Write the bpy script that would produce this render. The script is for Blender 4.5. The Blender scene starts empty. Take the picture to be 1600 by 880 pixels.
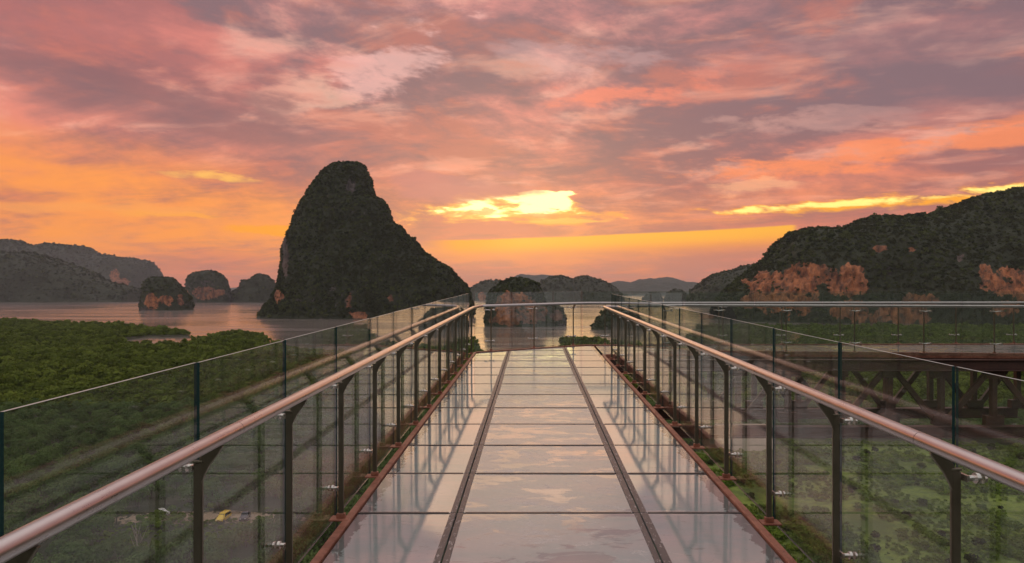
import bpy, bmesh, math, random
import numpy as np
from mathutils import Vector, Matrix

random.seed(7)
RNG = np.random.default_rng(7)
scene = bpy.context.scene
COL = scene.collection

# ---------------------------------------------------------------- camera
F, VX, HY = 1067.0, 832.0, 455.0          # focal length (photo px), vanishing column, horizon row
CAMZ = 60.0
cam_d = bpy.data.cameras.new("camera")
cam = bpy.data.objects.new("camera", cam_d)
COL.objects.link(cam)
cam.location = (0, 0, CAMZ)
cam.rotation_euler = (math.radians(90), 0, 0)
cam_d.sensor_width = 36.0
cam_d.lens = 36.0 * F / 1600.0
cam_d.shift_x = (800 - VX) / 1600.0
cam_d.shift_y = (HY - 440) / 1600.0
cam_d.clip_start = 0.05
cam_d.clip_end = 60000
scene.camera = cam

# ---------------------------------------------------------------- node helpers


def S(r, g, b):
    def f(c):
        c /= 255.0
        return c / 12.92 if c <= 0.04045 else ((c + 0.055) / 1.055) ** 2.4
    return (f(r), f(g), f(b), 1.0)


class G:
    """tiny expression builder on top of a node tree"""

    def __init__(self, tree):
        self.t = tree

    def n(self, kind, **kw):
        nd = self.t.nodes.new(kind)
        for k, v in kw.items():
            setattr(nd, k, v)
        return nd

    def put(self, sock, v):
        if isinstance(v, E):
            v = v.s
        if isinstance(v, bpy.types.NodeSocket):
            self.t.links.new(v, sock)
        else:
            sock.default_value = v

    def math(self, op, a, b=None, c=None, clamp=False):
        nd = self.n("ShaderNodeMath", operation=op)
        nd.use_clamp = clamp
        self.put(nd.inputs[0], a)
        if b is not None:
            self.put(nd.inputs[1], b)
        if c is not None:
            self.put(nd.inputs[2], c)
        return E(self, nd.outputs[0])

    def sstep(self, lo, hi, v):
        nd = self.n("ShaderNodeMapRange", interpolation_type='SMOOTHSTEP')
        self.put(nd.inputs['Value'], v)
        self.put(nd.inputs['From Min'], lo)
        self.put(nd.inputs['From Max'], hi)
        return E(self, nd.outputs['Result'])

    def noise(self, vec, scale=1.0, detail=4, rough=0.5, dist=0.0, out='Fac'):
        nd = self.n("ShaderNodeTexNoise")
        self.put(nd.inputs['Vector'], vec)
        nd.inputs['Scale'].default_value = scale
        nd.inputs['Detail'].default_value = detail
        nd.inputs['Roughness'].default_value = rough
        nd.inputs['Distortion'].default_value = dist
        return E(self, nd.outputs[out])

    def vec(self, x, y, z=0.0):
        nd = self.n("ShaderNodeCombineXYZ")
        self.put(nd.inputs[0], x); self.put(nd.inputs[1], y); self.put(nd.inputs[2], z)
        return nd.outputs[0]

    def sep(self, v):
        nd = self.n("ShaderNodeSeparateXYZ")
        self.put(nd.inputs[0], v)
        return [E(self, o) for o in nd.outputs]

    def mix(self, fac, a, b, blend='MIX'):
        nd = self.n("ShaderNodeMix", data_type='RGBA', blend_type=blend)
        nd.clamp_factor = True
        self.put(nd.inputs[0], fac)
        self.put(nd.inputs[6], a)
        self.put(nd.inputs[7], b)
        return nd.outputs[2]

    def ramp(self, v, stops, interp='LINEAR'):
        nd = self.n("ShaderNodeValToRGB")
        cr = nd.color_ramp
        cr.interpolation = interp
        while len(cr.elements) < len(stops):
            cr.elements.new(0.5)
        for e, (p, c) in zip(cr.elements, stops):
            e.position = p
            e.color = c
        self.put(nd.inputs[0], v)
        return nd.outputs[0]


class E:
    def __init__(self, g, s):
        self.g, self.s = g, s

    def __add__(self, o): return self.g.math('ADD', self, o)
    __radd__ = __add__
    def __sub__(self, o): return self.g.math('SUBTRACT', self, o)
    def __rsub__(self, o): return self.g.math('SUBTRACT', o, self)
    def __mul__(self, o): return self.g.math('MULTIPLY', self, o)
    __rmul__ = __mul__
    def __truediv__(self, o): return self.g.math('DIVIDE', self, o)
    def __rtruediv__(self, o): return self.g.math('DIVIDE', o, self)
    def pow(self, e): return self.g.math('POWER', self, e)
    def max(self, o): return self.g.math('MAXIMUM', self, o)
    def min(self, o): return self.g.math('MINIMUM', self, o)


# ---------------------------------------------------------------- sky
SUN_AZ, SUN_EL = math.radians(-2.2), math.radians(6.5)
world = bpy.data.worlds.new("World")
scene.world = world
world.use_nodes = True
wt = world.node_tree
wt.nodes.clear()
g = G(wt)
gen = g.n("ShaderNodeTexCoord").outputs['Generated']
x, y, z = g.sep(gen)
zc = z.max(0.0)
az = g.math('ARCTAN2', x, y)
hor = g.math('SQRT', x * x + y * y).max(0.02)
el = zc / hor                                        # tangent of the elevation
k = 1.0 / (zc + 0.10)
# stretched, slightly tilted layers of stratocumulus seen in perspective
warp = g.noise(g.vec(x * 5.0, y * 5.0, zc * 16.0), 1.0, 5, 0.55)
warp2 = g.noise(g.vec(x * 11.0, y * 11.0, zc * 48.0 + x * 4.0), 1.0, 5, 0.6)
a_w = az + (warp - 0.5) * 0.16 + (warp2 - 0.5) * 0.05
t_w = el + (warp2 - 0.5) * 0.030 + (warp - 0.5) * 0.026
big = g.noise(g.vec(x * k * 0.72 + 4.3, y * k * 0.92 + x * k * 0.22, 0.3), 1.0, 9, 0.60, 0.5)
mid = g.noise(g.vec(x * 4.2 + 1.7, y * 4.2, zc * 12.5 + x * 1.6), 1.0, 9, 0.62, 0.3)
fine = g.noise(g.vec(x * k * 2.0, y * k * 2.8 + x * k * 0.5, 3.1), 1.0, 8, 0.58, 0.4)
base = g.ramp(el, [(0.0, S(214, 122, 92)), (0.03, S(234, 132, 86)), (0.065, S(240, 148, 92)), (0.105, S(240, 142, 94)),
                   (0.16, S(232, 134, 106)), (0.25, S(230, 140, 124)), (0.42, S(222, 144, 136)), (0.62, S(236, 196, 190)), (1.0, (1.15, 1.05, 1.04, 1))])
dark = g.ramp(el, [(0.0, S(190, 118, 104)), (0.06, S(196, 120, 104)), (0.12, S(160, 102, 100)), (0.22, S(130, 100, 106)),
                   (0.45, S(122, 102, 110)), (0.62, S(180, 156, 160)), (1.0, (0.80, 0.74, 0.75, 1))])  # both ramps are brightened overhead, above the view, to light the foreground
puff = g.noise(g.vec(x * 15.0, y * 15.0, zc * 34.0 + x * 4.0), 1.0, 7, 0.62, 0.3)
cover = big * 0.50 + mid * 0.34 + puff * 0.16
d_f = g.sstep(0.395, 0.545, cover + g.sstep(0.06, 0.35, el) * 0.040 + az * 0.055)
col = g.mix(d_f * 0.92, base, dark)
# thin lit edges and pale wisps
lit = g.sstep(0.52, 0.70, fine + (0.5 - cover) * 0.9) * g.sstep(0.05, 0.2, el)
col = g.mix(lit * 0.36, col, S(255, 196, 172))
red = g.sstep(0.50, 0.66, mid + (fine - 0.5) * 0.6) * (1.0 - g.sstep(0.3, 0.6, el))
col = g.mix(red * 0.35, col, S(250, 134, 96))
# glowing lower left part of the sky
glow = g.sstep(-0.10, -0.45, az) * g.sstep(0.02, 0.07, t_w) * g.sstep(0.20, 0.13, t_w + az * 0.10 + 0.05)
glow = glow * g.sstep(0.30, 0.62, 1.0 - cover + (fine - 0.5) * 0.5)
col = g.mix(glow * 0.95, col, S(254, 154, 68))


def px_dir(px, py):
    a = math.atan((px - VX) / F)
    return a, (HY - py) / F * math.cos(a)


def blob(col, px, py, rx, ry, rgb, amp, tilt=0.0, hard=0.55, edge=1.0, bias=0.0):
    a0, t0 = px_dir(px, py)
    da = (a_w - a0) * (F / rx)
    dt = (t_w - t0 - (a_w - a0) * tilt) * (F / ry)
    r2 = (da * da + dt * dt) * (1.0 - bias) + bias + (puff - 0.5) * (2.0 * edge) + (mid - 0.5) * (2.6 * edge) + (fine - 0.5) * (2.8 * edge) + (warp2 - 0.5) * (2.2 * edge)
    m = g.sstep(1.0 + hard, 1.0 - hard, r2)
    return g.mix(m * amp, col, rgb)


# gaps in the cloud deck through which the lit layers behind show
col = blob(col, 470, 150, 60, 26, S(255, 205, 178), 0.55, 0.1, 0.98, 2.2)
col = blob(col, 635, 70, 60, 40, S(250, 192, 182), 0.6, 0.5, 0.98, 2.6, 0.4)
col = blob(col, 880, 90, 110, 22, S(224, 176, 172), 0.35, -0.1, 0.98, 2.2)
col = blob(col, 1090, 138, 120, 20, S(246, 136, 106), 0.7, 0.05, 0.95, 2.4, 0.3)
col = blob(col, 1250, 190, 70, 9, S(236, 174, 158), 0.5, -0.08, 0.98, 2.6, 0.45)
col = blob(col, 1400, 236, 190, 12, S(252, 142, 90), 0.8, 0.06, 0.95, 2.4, 0.45)
col = blob(col, 200, 60, 220, 60, S(206, 112, 102), 0.45, -0.2, 0.98, 1.4)
col = blob(col, 1450, 90, 260, 70, S(126, 104, 112), 0.6, 0.0, 0.98, 1.4)
col = blob(col, 230, 150, 190, 40, S(134, 96, 100), 0.75, -0.12, 0.98, 1.4)
col = blob(col, 690, 288, 90, 16, S(184, 116, 116), 0.7, 0.0, 0.9)
col = blob(col, 350, 277, 52, 5, S(255, 190, 90), 0.9, 0.0, 0.9, 2.0, 0.4)
col = blob(col, 430, 361, 70, 7, S(255, 160, 30), 0.95, 0.0, 0.7, 0.6)
col = blob(col, 250, 337, 60, 5, S(255, 166, 60), 0.8, 0.0, 0.8, 0.7)
col = blob(col, 90, 322, 190, 8, S(252, 160, 80), 0.7, 0.02, 0.8, 0.7)
col = blob(col, 1170, 293, 40, 6, S(250, 184, 140), 0.5, 0.0, 0.95, 2.6, 0.5)
# straight-edged slab of clear orange sky under the cloud base
aL, tL = px_dir(668, 376)
aR, tR = px_dir(1240, 352)
top = (az - aL) * ((tR - tL) / (aR - aL)) + tL
sl = el + (warp2 - 0.5) * 0.004
slab = g.sstep(-0.0015, 0.0015, top - sl) * g.sstep(0.040, 0.012, top - sl)
slab = slab * g.sstep(aL - 0.02, aL + 0.05, az + (warp2 - .5) * .05) * g.sstep(aR + 0.004, aR - 0.006, az + (warp2 - .5) * .03)
slab_c = g.mix(g.sstep(0.02, 0.12, el * 0.0 + az + 0.12) , S(255, 160, 34), S(255, 178, 50))
slab_c = g.mix(g.sstep(0.004, 0.03, top - sl), slab_c, S(248, 148, 66))
col = g.mix(slab, col, slab_c)
# the sun's own gap, overexposed
col = blob(col, 790, 331, 135, 24, S(255, 170, 70), 0.9, 0.0, 0.6, 1.4)
for (gx_, gy_, grx, gry) in ((778, 329, 92, 17), (838, 322, 48, 15), (705, 327, 34, 8)):
    col = blob(col, gx_, gy_, grx, gry, (1.25, 0.80, 0.19, 1), 0.92, 0.05, 0.7, 1.8, 0.42)
for (gx_, gy_, grx, gry) in ((780, 328, 82, 13), (838, 320, 42, 13), (706, 326, 24, 5)):
    col = blob(col, gx_, gy_, grx, gry, (1.7, 1.40, 0.58, 1), 1.0, 0.05, 0.45, 2.0, 0.55)
col = blob(col, 885, 345, 60, 4, S(255, 186, 90), 0.8, 0.0, 0.8, 1.2)
col = blob(col, 846, 336, 36, 5, S(250, 150, 84), 0.85, 0.0, 0.5, 1.6)
col = blob(col, 725, 334, 40, 4, S(250, 160, 90), 0.75, 0.0, 0.5, 1.6)
col = blob(col, 730, 303, 90, 12, S(196, 120, 112), 0.8, 0.06, 0.7, 1.0)
# bright crack above the right-hand hill
col = blob(col, 1400, 313, 200, 9, S(255, 168, 44), 1.0, 0.04, 0.7, 2.0, 0.4)
col = blob(col, 1420, 309, 180, 4, (1.3, 0.95, 0.25, 1), 1.0, 0.04, 0.6, 2.2, 0.55)
# opposite half of the sky: the same cloud deck, cooler and brightened to lift the foreground
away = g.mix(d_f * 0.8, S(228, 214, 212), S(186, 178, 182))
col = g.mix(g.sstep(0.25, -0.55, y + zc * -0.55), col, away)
sky = g.n("ShaderNodeTexSky", sky_type='NISHITA')
sky.sun_disc = False
sky.sun_elevation = SUN_EL
sky.sun_rotation = SUN_AZ
sky.altitude = 60
sky.dust_density = 3.0
nm = g.n("ShaderNodeVectorMath", operation='SCALE')
wt.links.new(sky.outputs[0], nm.inputs[0])
nm.inputs['Scale'].default_value = 0.0
nish = g.n("ShaderNodeVectorMath", operation='SCALE')
wt.links.new(sky.outputs[0], nish.inputs[0])
nish.inputs['Scale'].default_value = 0.05
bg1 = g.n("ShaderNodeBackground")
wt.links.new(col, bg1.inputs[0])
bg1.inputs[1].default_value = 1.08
bg2 = g.n("ShaderNodeBackground")
wt.links.new(sky.outputs[0], bg2.inputs[0])
bg2.inputs[1].default_value = 0.05
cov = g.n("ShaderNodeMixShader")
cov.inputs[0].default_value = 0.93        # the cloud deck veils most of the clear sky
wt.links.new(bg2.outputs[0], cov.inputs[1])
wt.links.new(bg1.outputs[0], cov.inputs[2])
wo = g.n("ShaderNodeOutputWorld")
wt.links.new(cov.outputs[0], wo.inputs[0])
wt.nodes.remove(nm); wt.nodes.remove(nish)
world.cycles.sampling_method = 'MANUAL'
world.cycles.sample_map_resolution = 512

# ---------------------------------------------------------------- sun (low, veiled by cloud)
sun_d = bpy.data.lights.new("sun", 'SUN')
sun_d.energy = 0.22
sun_d.angle = math.radians(32)
sun_d.color = (1.0, 0.62, 0.32)
sun = bpy.data.objects.new("sun", sun_d)
COL.objects.link(sun)
sd = Vector((math.sin(SUN_AZ) * math.cos(SUN_EL), math.cos(SUN_AZ) * math.cos(SUN_EL), math.sin(SUN_EL)))
sun.rotation_euler = sd.to_track_quat('Z', 'Y').to_euler()
sun.location = (0, 20, 90)

scene.view_settings.view_transform = 'Standard'
scene.view_settings.look = 'None'
scene.view_settings.exposure = 0.06
scene.view_settings.gamma = 1.0
scene.view_settings.use_curve_mapping = False
cy = scene.cycles
cy.use_denoising = True
cy.use_adaptive_sampling = True
cy.adaptive_threshold = 0.018
cy.max_bounces = 8
cy.diffuse_bounces = 2
cy.glossy_bounces = 4
cy.transmission_bounces = 6
cy.transparent_max_bounces = 28
cy.volume_bounces = 0
cy.sample_clamp_indirect = 6.0
cy.caustics_reflective = False
cy.caustics_refractive = False

# ---------------------------------------------------------------- object helpers


def tag(o, label=None, cat=None, group=None, kind=None):
    if label: o["label"] = label
    if cat: o["category"] = cat
    if group: o["group"] = group
    if kind: o["kind"] = kind
    return o


def empty(name, loc, label=None, cat=None, group=None):
    o = bpy.data.objects.new(name, None)
    o.empty_display_size = 0.3
    o.location = loc
    COL.objects.link(o)
    return tag(o, label, cat, group)


def wloc(o):
    v = Vector(o.location)
    p = o.parent
    while p is not None:
        v = v + Vector(p.location)
        p = p.parent
    return v


def link(name, me, mats=None, parent=None, loc=None, rot=None, smooth=False):
    """object at world location loc (all parents are unrotated)"""
    o = bpy.data.objects.new(name, me)
    COL.objects.link(o)
    if mats is not None and len(me.materials) == 0:
        for m in (mats if isinstance(mats, (list, tuple)) else [mats]):
            me.materials.append(m)
    if parent is not None:
        o.parent = parent
        o.location = Vector(loc if loc is not None else (0, 0, 0)) - wloc(parent)
    elif loc is not None:
        o.location = loc
    if rot is not None:
        o.rotation_euler = rot
    if smooth:
        for p in me.polygons: p.use_smooth = True
    return o


def mesh(name, verts, faces, midx=None):
    me = bpy.data.meshes.new(name)
    me.from_pydata([tuple(v) for v in verts], [], [tuple(f) for f in faces])
    if midx is not None:
        me.polygons.foreach_set("material_index", midx)
    me.update()
    return me


class MB:
    def __init__(self):
        self.v, self.f, self.m = [], [], []

    def add(self, vs, fs, m=0):
        b = len(self.v)
        self.v += [tuple(p) for p in vs]
        self.f += [tuple(b + i for i in q) for q in fs]
        self.m += [m] * len(fs)
        return self

    def box(self, x0, x1, y0, y1, z0, z1, m=0):
        vs = [(x0, y0, z0), (x1, y0, z0), (x1, y1, z0), (x0, y1, z0), (x0, y0, z1), (x1, y0, z1), (x1, y1, z1), (x0, y1, z1)]
        return self.add(vs, [(0, 3, 2, 1), (4, 5, 6, 7), (0, 1, 5, 4), (1, 2, 6, 5), (2, 3, 7, 6), (3, 0, 4, 7)], m)

    def hull8(self, vs, m=0):
        return self.add(vs, [(0, 3, 2, 1), (4, 5, 6, 7), (0, 1, 5, 4), (1, 2, 6, 5), (2, 3, 7, 6), (3, 0, 4, 7)], m)

    def prism(self, poly, z0, z1, m=0):
        n = len(poly)
        vs = [(p[0], p[1], z0 + (p[2] if len(p) > 2 else 0)) for p in poly] + [(p[0], p[1], z1 + (p[2] if len(p) > 2 else 0)) for p in poly]
        fs = [tuple(reversed(range(n))), tuple(range(n, 2 * n))] + [(i, (i + 1) % n, n + (i + 1) % n, n + i) for i in range(n)]
        return self.add(vs, fs, m)

    def tube(self, pts, r, seg=14, m=0, cap=True):
        pts = [Vector(p) for p in pts]
        rr = r if isinstance(r, (list, tuple)) else [r] * len(pts)
        b = len(self.v)
        for i, p in enumerate(pts):
            t = (pts[min(i + 1, len(pts) - 1)] - pts[max(i - 1, 0)]).normalized()
            up = Vector((0, 0, 1)) if abs(t.z) < 0.9 else Vector((1, 0, 0))
            s = t.cross(up).normalized()
            u = s.cross(t)
            for j in range(seg):
                a = 2 * math.pi * j / seg
                self.v.append(tuple(p + (s * math.cos(a) + u * math.sin(a)) * rr[i]))
        for i in range(len(pts) - 1):
            for j in range(seg):
                q = (j + 1) % seg
                self.f.append((b + i * seg + j, b + i * seg + q, b + (i + 1) * seg + q, b + (i + 1) * seg + j))
                self.m.append(m)
        if cap:
            self.f.append(tuple(b + j for j in range(seg))); self.m.append(m)
            e = b + (len(pts) - 1) * seg
            self.f.append(tuple(e + j for j in reversed(range(seg)))); self.m.append(m)
        return self

    def bar(self, p, q, w, h, m=0):
        """rectangular bar from p to q"""
        p, q = Vector(p), Vector(q)
        t = (q - p).normalized()
        up = Vector((0, 0, 1)) if abs(t.z) < 0.95 else Vector((0, 1, 0))
        s = t.cross(up).normalized() * (w / 2)
        u = s.cross(t).normalized() * (h / 2)
        return self.hull8([p - s - u, p + s - u, q + s - u, q - s - u, p - s + u, p + s + u, q + s + u, q - s + u], m)

    def me(self, name, bevel=0.0, seg=1):
        me = mesh(name, self.v, self.f, self.m)
        bm = bmesh.new()
        bm.from_mesh(me)
        bmesh.ops.recalc_face_normals(bm, faces=bm.faces)
        if bevel:
            bmesh.ops.bevel(bm, geom=[e for e in bm.edges], offset=bevel, segments=seg, affect='EDGES', clamp_overlap=True)
        bm.to_mesh(me)
        bm.free()
        return me


def smooth_angle(me, ang=40):
    for p in me.polygons: p.use_smooth = True
    bm = bmesh.new(); bm.from_mesh(me)
    for e in bm.edges:
        if len(e.link_faces) == 2 and e.calc_face_angle(0) > math.radians(ang):
            e.smooth = False
    bm.to_mesh(me); bm.free()
    return me


# ---------------------------------------------------------------- value noise in numpy


def _h(ix, iy, iz, seed):
    n = (ix * 374761393 + iy * 668265263 + iz * 2147483647 + seed * 144269) & 0xFFFFFFFF
    n = ((n ^ (n >> 13)) * 1274126177) & 0xFFFFFFFF
    n = ((n ^ (n >> 16)) * 2246822519) & 0xFFFFFFFF
    return (n & 0xFFFFFF) / float(0xFFFFFF)


def vnoise(p, seed=0):
    i = np.floor(p).astype(np.int64)
    f = p - i
    f = f * f * f * (f * (f * 6 - 15) + 10)
    r = 0
    for dx in (0, 1):
        wx = f[:, 0] if dx else 1 - f[:, 0]
        for dy in (0, 1):
            wy = f[:, 1] if dy else 1 - f[:, 1]
            for dz in (0, 1):
                wz = f[:, 2] if dz else 1 - f[:, 2]
                r = r + wx * wy * wz * _h(i[:, 0] + dx, i[:, 1] + dy, i[:, 2] + dz, seed)
    return r * 2 - 1


def fbm(p, oct=5, seed=0, gain=0.5):
    r, a, s = 0, 1.0, 0
    p = np.asarray(p, float)
    for o in range(oct):
        r = r + a * vnoise(p * (2 ** o) + 17.3 * o, seed + o)
        s += a
        a *= gain
    return r / s


# ---------------------------------------------------------------- materials


def new_mat(name):
    m = bpy.data.materials.new(name)
    m.use_nodes = True
    m.node_tree.nodes.clear()
    gg = G(m.node_tree)
    out = gg.n("ShaderNodeOutputMaterial")
    return m, gg, out


def principled(gg, out, **kw):
    b = gg.n("ShaderNodeBsdfPrincipled")
    for k_, v in kw.items():
        gg.put(b.inputs[k_.replace('_', ' ')], v)
    gg.t.links.new(b.outputs[0], out.inputs['Surface'])
    return b


def bump(gg, b, h, strength=0.3, dist=0.01):
    nd = gg.n("ShaderNodeBump")
    nd.inputs['Strength'].default_value = strength
    nd.inputs['Distance'].default_value = dist
    gg.put(nd.inputs['Height'], h)
    gg.t.links.new(nd.outputs[0], b.inputs['Normal'])


def geo_pos(gg):
    return gg.n("ShaderNodeNewGeometry").outputs['Position']


def simple(name, rgb, rough=0.5, metal=0.0, var=0.15, scale=8.0, bs=0.0, coat=0.0):
    m, gg, out = new_mat(name)
    p = gg.n("ShaderNodeTexCoord").outputs['Object']
    nz = gg.noise(p, scale, 5, 0.6)
    c = (*rgb, 1)
    c1 = tuple(v * (1 - var) for v in rgb) + (1,)
    c2 = tuple(min(1, v * (1 + var)) for v in rgb) + (1,)
    colr = gg.mix(nz, c1, c2)
    b = principled(gg, out, Base_Color=colr, Roughness=nz * 0.2 + (rough - 0.1), Metallic=metal)
    if coat: b.inputs['Coat Weight'].default_value = coat
    if bs: bump(gg, b, nz, bs, 0.01)
    return m


M = {}
# brushed stainless handrail
m, gg, out = new_mat("handrail_steel")
p = geo_pos(gg)
px_, py_, pz_ = gg.sep(p)
nz = gg.noise(gg.vec(px_ * 60.0, py_ * 2.5, pz_ * 60.0), 1.0, 4, 0.6)
ns = gg.noise(p, 9.0, 5, 0.65)
b = principled(gg, out, Base_Color=gg.mix(ns, (0.50, 0.47, 0.455, 1), (0.64, 0.61, 0.595, 1)), Metallic=1.0, Roughness=nz * 0.16 + ns * 0.18 + 0.14)
bump(gg, b, nz, 0.05, 0.002)
M['rail'] = m
# bronze-dark posts
m, gg, out = new_mat("post_steel")
p = geo_pos(gg)
ns = gg.noise(p, 14.0, 5, 0.65)
px_, py_, pz_ = gg.sep(p)
st = gg.noise(gg.vec(px_ * 50.0, py_ * 50.0, pz_ * 3.0), 1.0, 4, 0.6)
b = principled(gg, out, Base_Color=gg.mix(ns * 0.6 + st * 0.4, (0.125, 0.115, 0.082, 1), (0.25, 0.225, 0.170, 1)), Metallic=0.75, Roughness=ns * 0.25 + 0.22)
M['post'] = m
M['clip'] = simple("clip_steel", (0.75, 0.72, 0.68), 0.28, 1.0, 0.1, 30)
# rusted paint on kerb strip and base plates
m, gg, out = new_mat("rusty_red_steel")
p = geo_pos(gg)
n1 = gg.noise(p, 6.0, 6, 0.65)
n2 = gg.noise(p, 45.0, 4, 0.6)
c = gg.mix(gg.sstep(0.42, 0.62, n1), (0.34, 0.135, 0.085, 1), (0.22, 0.075, 0.045, 1))
c = gg.mix(gg.sstep(0.60, 0.75, n2), c, (0.06, 0.03, 0.022, 1))
b = principled(gg, out, Base_Color=c, Roughness=n2 * 0.3 + 0.32)
bump(gg, b, n2, 0.3, 0.002)
M['rust'] = m
# brown truss paint
m, gg, out = new_mat("truss_paint")
p = geo_pos(gg)
n1 = gg.noise(p, 2.5, 6, 0.65)
n2 = gg.noise(p, 30.0, 4, 0.6)
c = gg.mix(gg.sstep(0.35, 0.65, n1), (0.078, 0.034, 0.024, 1), (0.048, 0.024, 0.018, 1))
c = gg.mix(gg.sstep(0.58, 0.72, n2) * 0.6, c, (0.15, 0.055, 0.030, 1))
b = principled(gg, out, Base_Color=c, Roughness=n2 * 0.3 + 0.35)
M['truss'] = m
# balustrade glass: thin, greenish, reflecting by Fresnel, with a film of dust
m, gg, out = new_mat("railing_glass")
lw = gg.n("ShaderNodeLayerWeight"); lw.inputs['Blend'].default_value = 0.5
fc = E(gg, lw.outputs['Facing'])
fr = fc.pow(4.6) * 0.95 + 0.036
p = geo_pos(gg)
px_, py_, pz_ = gg.sep(p)
dirt = gg.noise(p, 3.0, 6, 0.65)
streak = gg.noise(gg.vec(px_ * 14.0, py_ * 14.0, pz_ * 1.3), 1.0, 5, 0.6)
tr = gg.n("ShaderNodeBsdfTransparent"); tr.inputs[0].default_value = (0.925, 0.965, 0.945, 1)
gl = gg.n("ShaderNodeBsdfGlossy"); gl.inputs[0].default_value = (1, 1, 1, 1); gg.put(gl.inputs['Roughness'], 0.015)
df = gg.n("ShaderNodeBsdfDiffuse"); df.inputs[0].default_value = (0.45, 0.45, 0.42, 1)
m1 = gg.n("ShaderNodeMixShader"); gg.put(m1.inputs[0], gg.sstep(0.35, 0.8, dirt * 0.5 + streak * 0.5) * 0.05 + 0.012)
gg.t.links.new(tr.outputs[0], m1.inputs[1]); gg.t.links.new(df.outputs[0], m1.inputs[2])
m2 = gg.n("ShaderNodeMixShader"); gg.put(m2.inputs[0], fr)
gg.t.links.new(m1.outputs[0], m2.inputs[1]); gg.t.links.new(gl.outputs[0], m2.inputs[2])
gg.t.links.new(m2.outputs[0], out.inputs['Surface'])
M['glass'] = m
# polished cut edge of the glass: deep teal
m, gg, out = new_mat("glass_edge")
b = principled(gg, out, Base_Color=(0.012, 0.055, 0.060, 1), Roughness=0.12, IOR=1.9)
M['edge'] = m
m, gg, out = new_mat("glass_lit_top_edge")
b = principled(gg, out, Base_Color=(0.42, 0.50, 0.47, 1), Roughness=0.35, IOR=1.5)  # same edge glass, painted paler for the light its top gathers
M['lit_arris'] = m
# milky laminated floor glass with worn film, dust and damp sheen
m, gg, out = new_mat("floor_glass")
p = geo_pos(gg)
oi = gg.n("ShaderNodeObjectInfo")
rnd = E(gg, oi.outputs['Random'])
px_, py_, pz_ = gg.sep(p)
n1 = gg.noise(gg.vec(px_, py_, rnd * 30.0), 2.2, 7, 0.62, 0.4)
n2 = gg.noise(gg.vec(px_ * 1.0, py_ * 2.2, rnd * 9.0), 7.0, 6, 0.7, 0.6)
n3 = gg.noise(p, 60.0, 3, 0.6)
cen = gg.sstep(0.72, 0.58, gg.math('ABSOLUTE', px_ - 0.115)).max(gg.sstep(1.56, 1.60, px_))        # the walked-on middle lane
c = gg.mix(n1, (0.27, 0.325, 0.325, 1), (0.39, 0.435, 0.43, 1))
tone = gg.noise(gg.vec(px_ * 1.6, py_ * 3.4, rnd * 14.0), 1.0, 6, 0.65, 0.7)
c = gg.mix(gg.sstep(0.38, 0.62, tone) * 0.85, c, gg.mix(n2, (0.46, 0.435, 0.425, 1), (0.33, 0.345, 0.345, 1)))
worn = gg.sstep(0.53, 0.60, n2 * 0.6 + n1 * 0.4 + (cen - 1.0) * 0.12)
c = gg.mix(worn * 0.7, c, (0.50, 0.475, 0.46, 1))
oc = gg.n("ShaderNodeTexCoord").outputs['Object']
ox_, oy_, oz_ = gg.sep(oc)
oya = gg.math('ABSOLUTE', oy_)
jag = gg.noise(gg.vec(px_ * 9.0, py_ * 22.0, rnd * 20.0), 1.0, 5, 0.7)
c = gg.mix(gg.sstep(0.475, 0.485, oya + (jag - 0.5) * 0.16) * gg.sstep(0.44, 0.60, n1) * 0.9, c, (0.13, 0.115, 0.115, 1))
c = gg.mix(gg.sstep(0.44, 0.455, oya + (jag - 0.5) * 0.22) * gg.sstep(0.55, 0.42, n1) * 0.55, c, (0.58, 0.50, 0.46, 1))
jag2 = gg.noise(gg.vec(px_ * 10.0, py_ * 7.0, 5.0), 1.0, 5, 0.7)
kerb = (px_ - 0.125).max(0.125 - px_) - 1.39
bare = gg.sstep(-0.085, -0.070, kerb + (jag2 - 0.5) * 0.26)
c = gg.mix(bare * 0.8, c, (0.115, 0.105, 0.105, 1))
c = gg.mix(gg.sstep(0.62, 0.70, n2) * 0.5, c, (0.17, 0.165, 0.16, 1))
scr = gg.noise(gg.vec(px_ * 3.0, py_ * 40.0 + px_ * 18.0, 2.0), 1.0, 3, 0.5)
c = gg.mix(gg.sstep(0.66, 0.69, scr) * 0.35, c, (0.50, 0.49, 0.47, 1))
c = gg.mix(gg.sstep(0.64, 0.74, n3) * 0.35, c, (0.13, 0.125, 0.12, 1))
wet = gg.sstep(0.52, 0.58, gg.noise(gg.vec(px_ * 2.6, py_ * 5.5, rnd * 6.0), 1.0, 6, 0.66, 0.5)) * cen
rgh = n1 * 0.05 + 0.012 + worn * 0.10 + cen * (1.0 - wet * 0.9) * 0.15
c = gg.mix(wet * 0.45, c, (0.19, 0.20, 0.20, 1))
lw = gg.n("ShaderNodeLayerWeight"); lw.inputs['Blend'].default_value = 0.5
fc = E(gg, lw.outputs['Facing'])
bn = gg.n("ShaderNodeBump"); bn.inputs['Strength'].default_value = 0.08; bn.inputs['Distance'].default_value = 0.004
gg.put(bn.inputs['Height'], n2 * 0.7 + n1 * 1.3)
df = gg.n("ShaderNodeBsdfDiffuse"); gg.put(df.inputs[0], c)
gl = gg.n("ShaderNodeBsdfGlossy"); gl.inputs[0].default_value = (0.90, 0.96, 0.97, 1); gg.put(gl.inputs['Roughness'], rgh)
gg.t.links.new(bn.outputs[0], gl.inputs['Normal'])
mx = gg.n("ShaderNodeMixShader")
gg.put(mx.inputs[0], (fc.pow(3.0) * 0.40 + 0.19) * (1.0 - cen * 0.36) * (1.0 - worn * 0.25) * (1.0 + wet * 0.6))      # film of dust dulls the sheen
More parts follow.
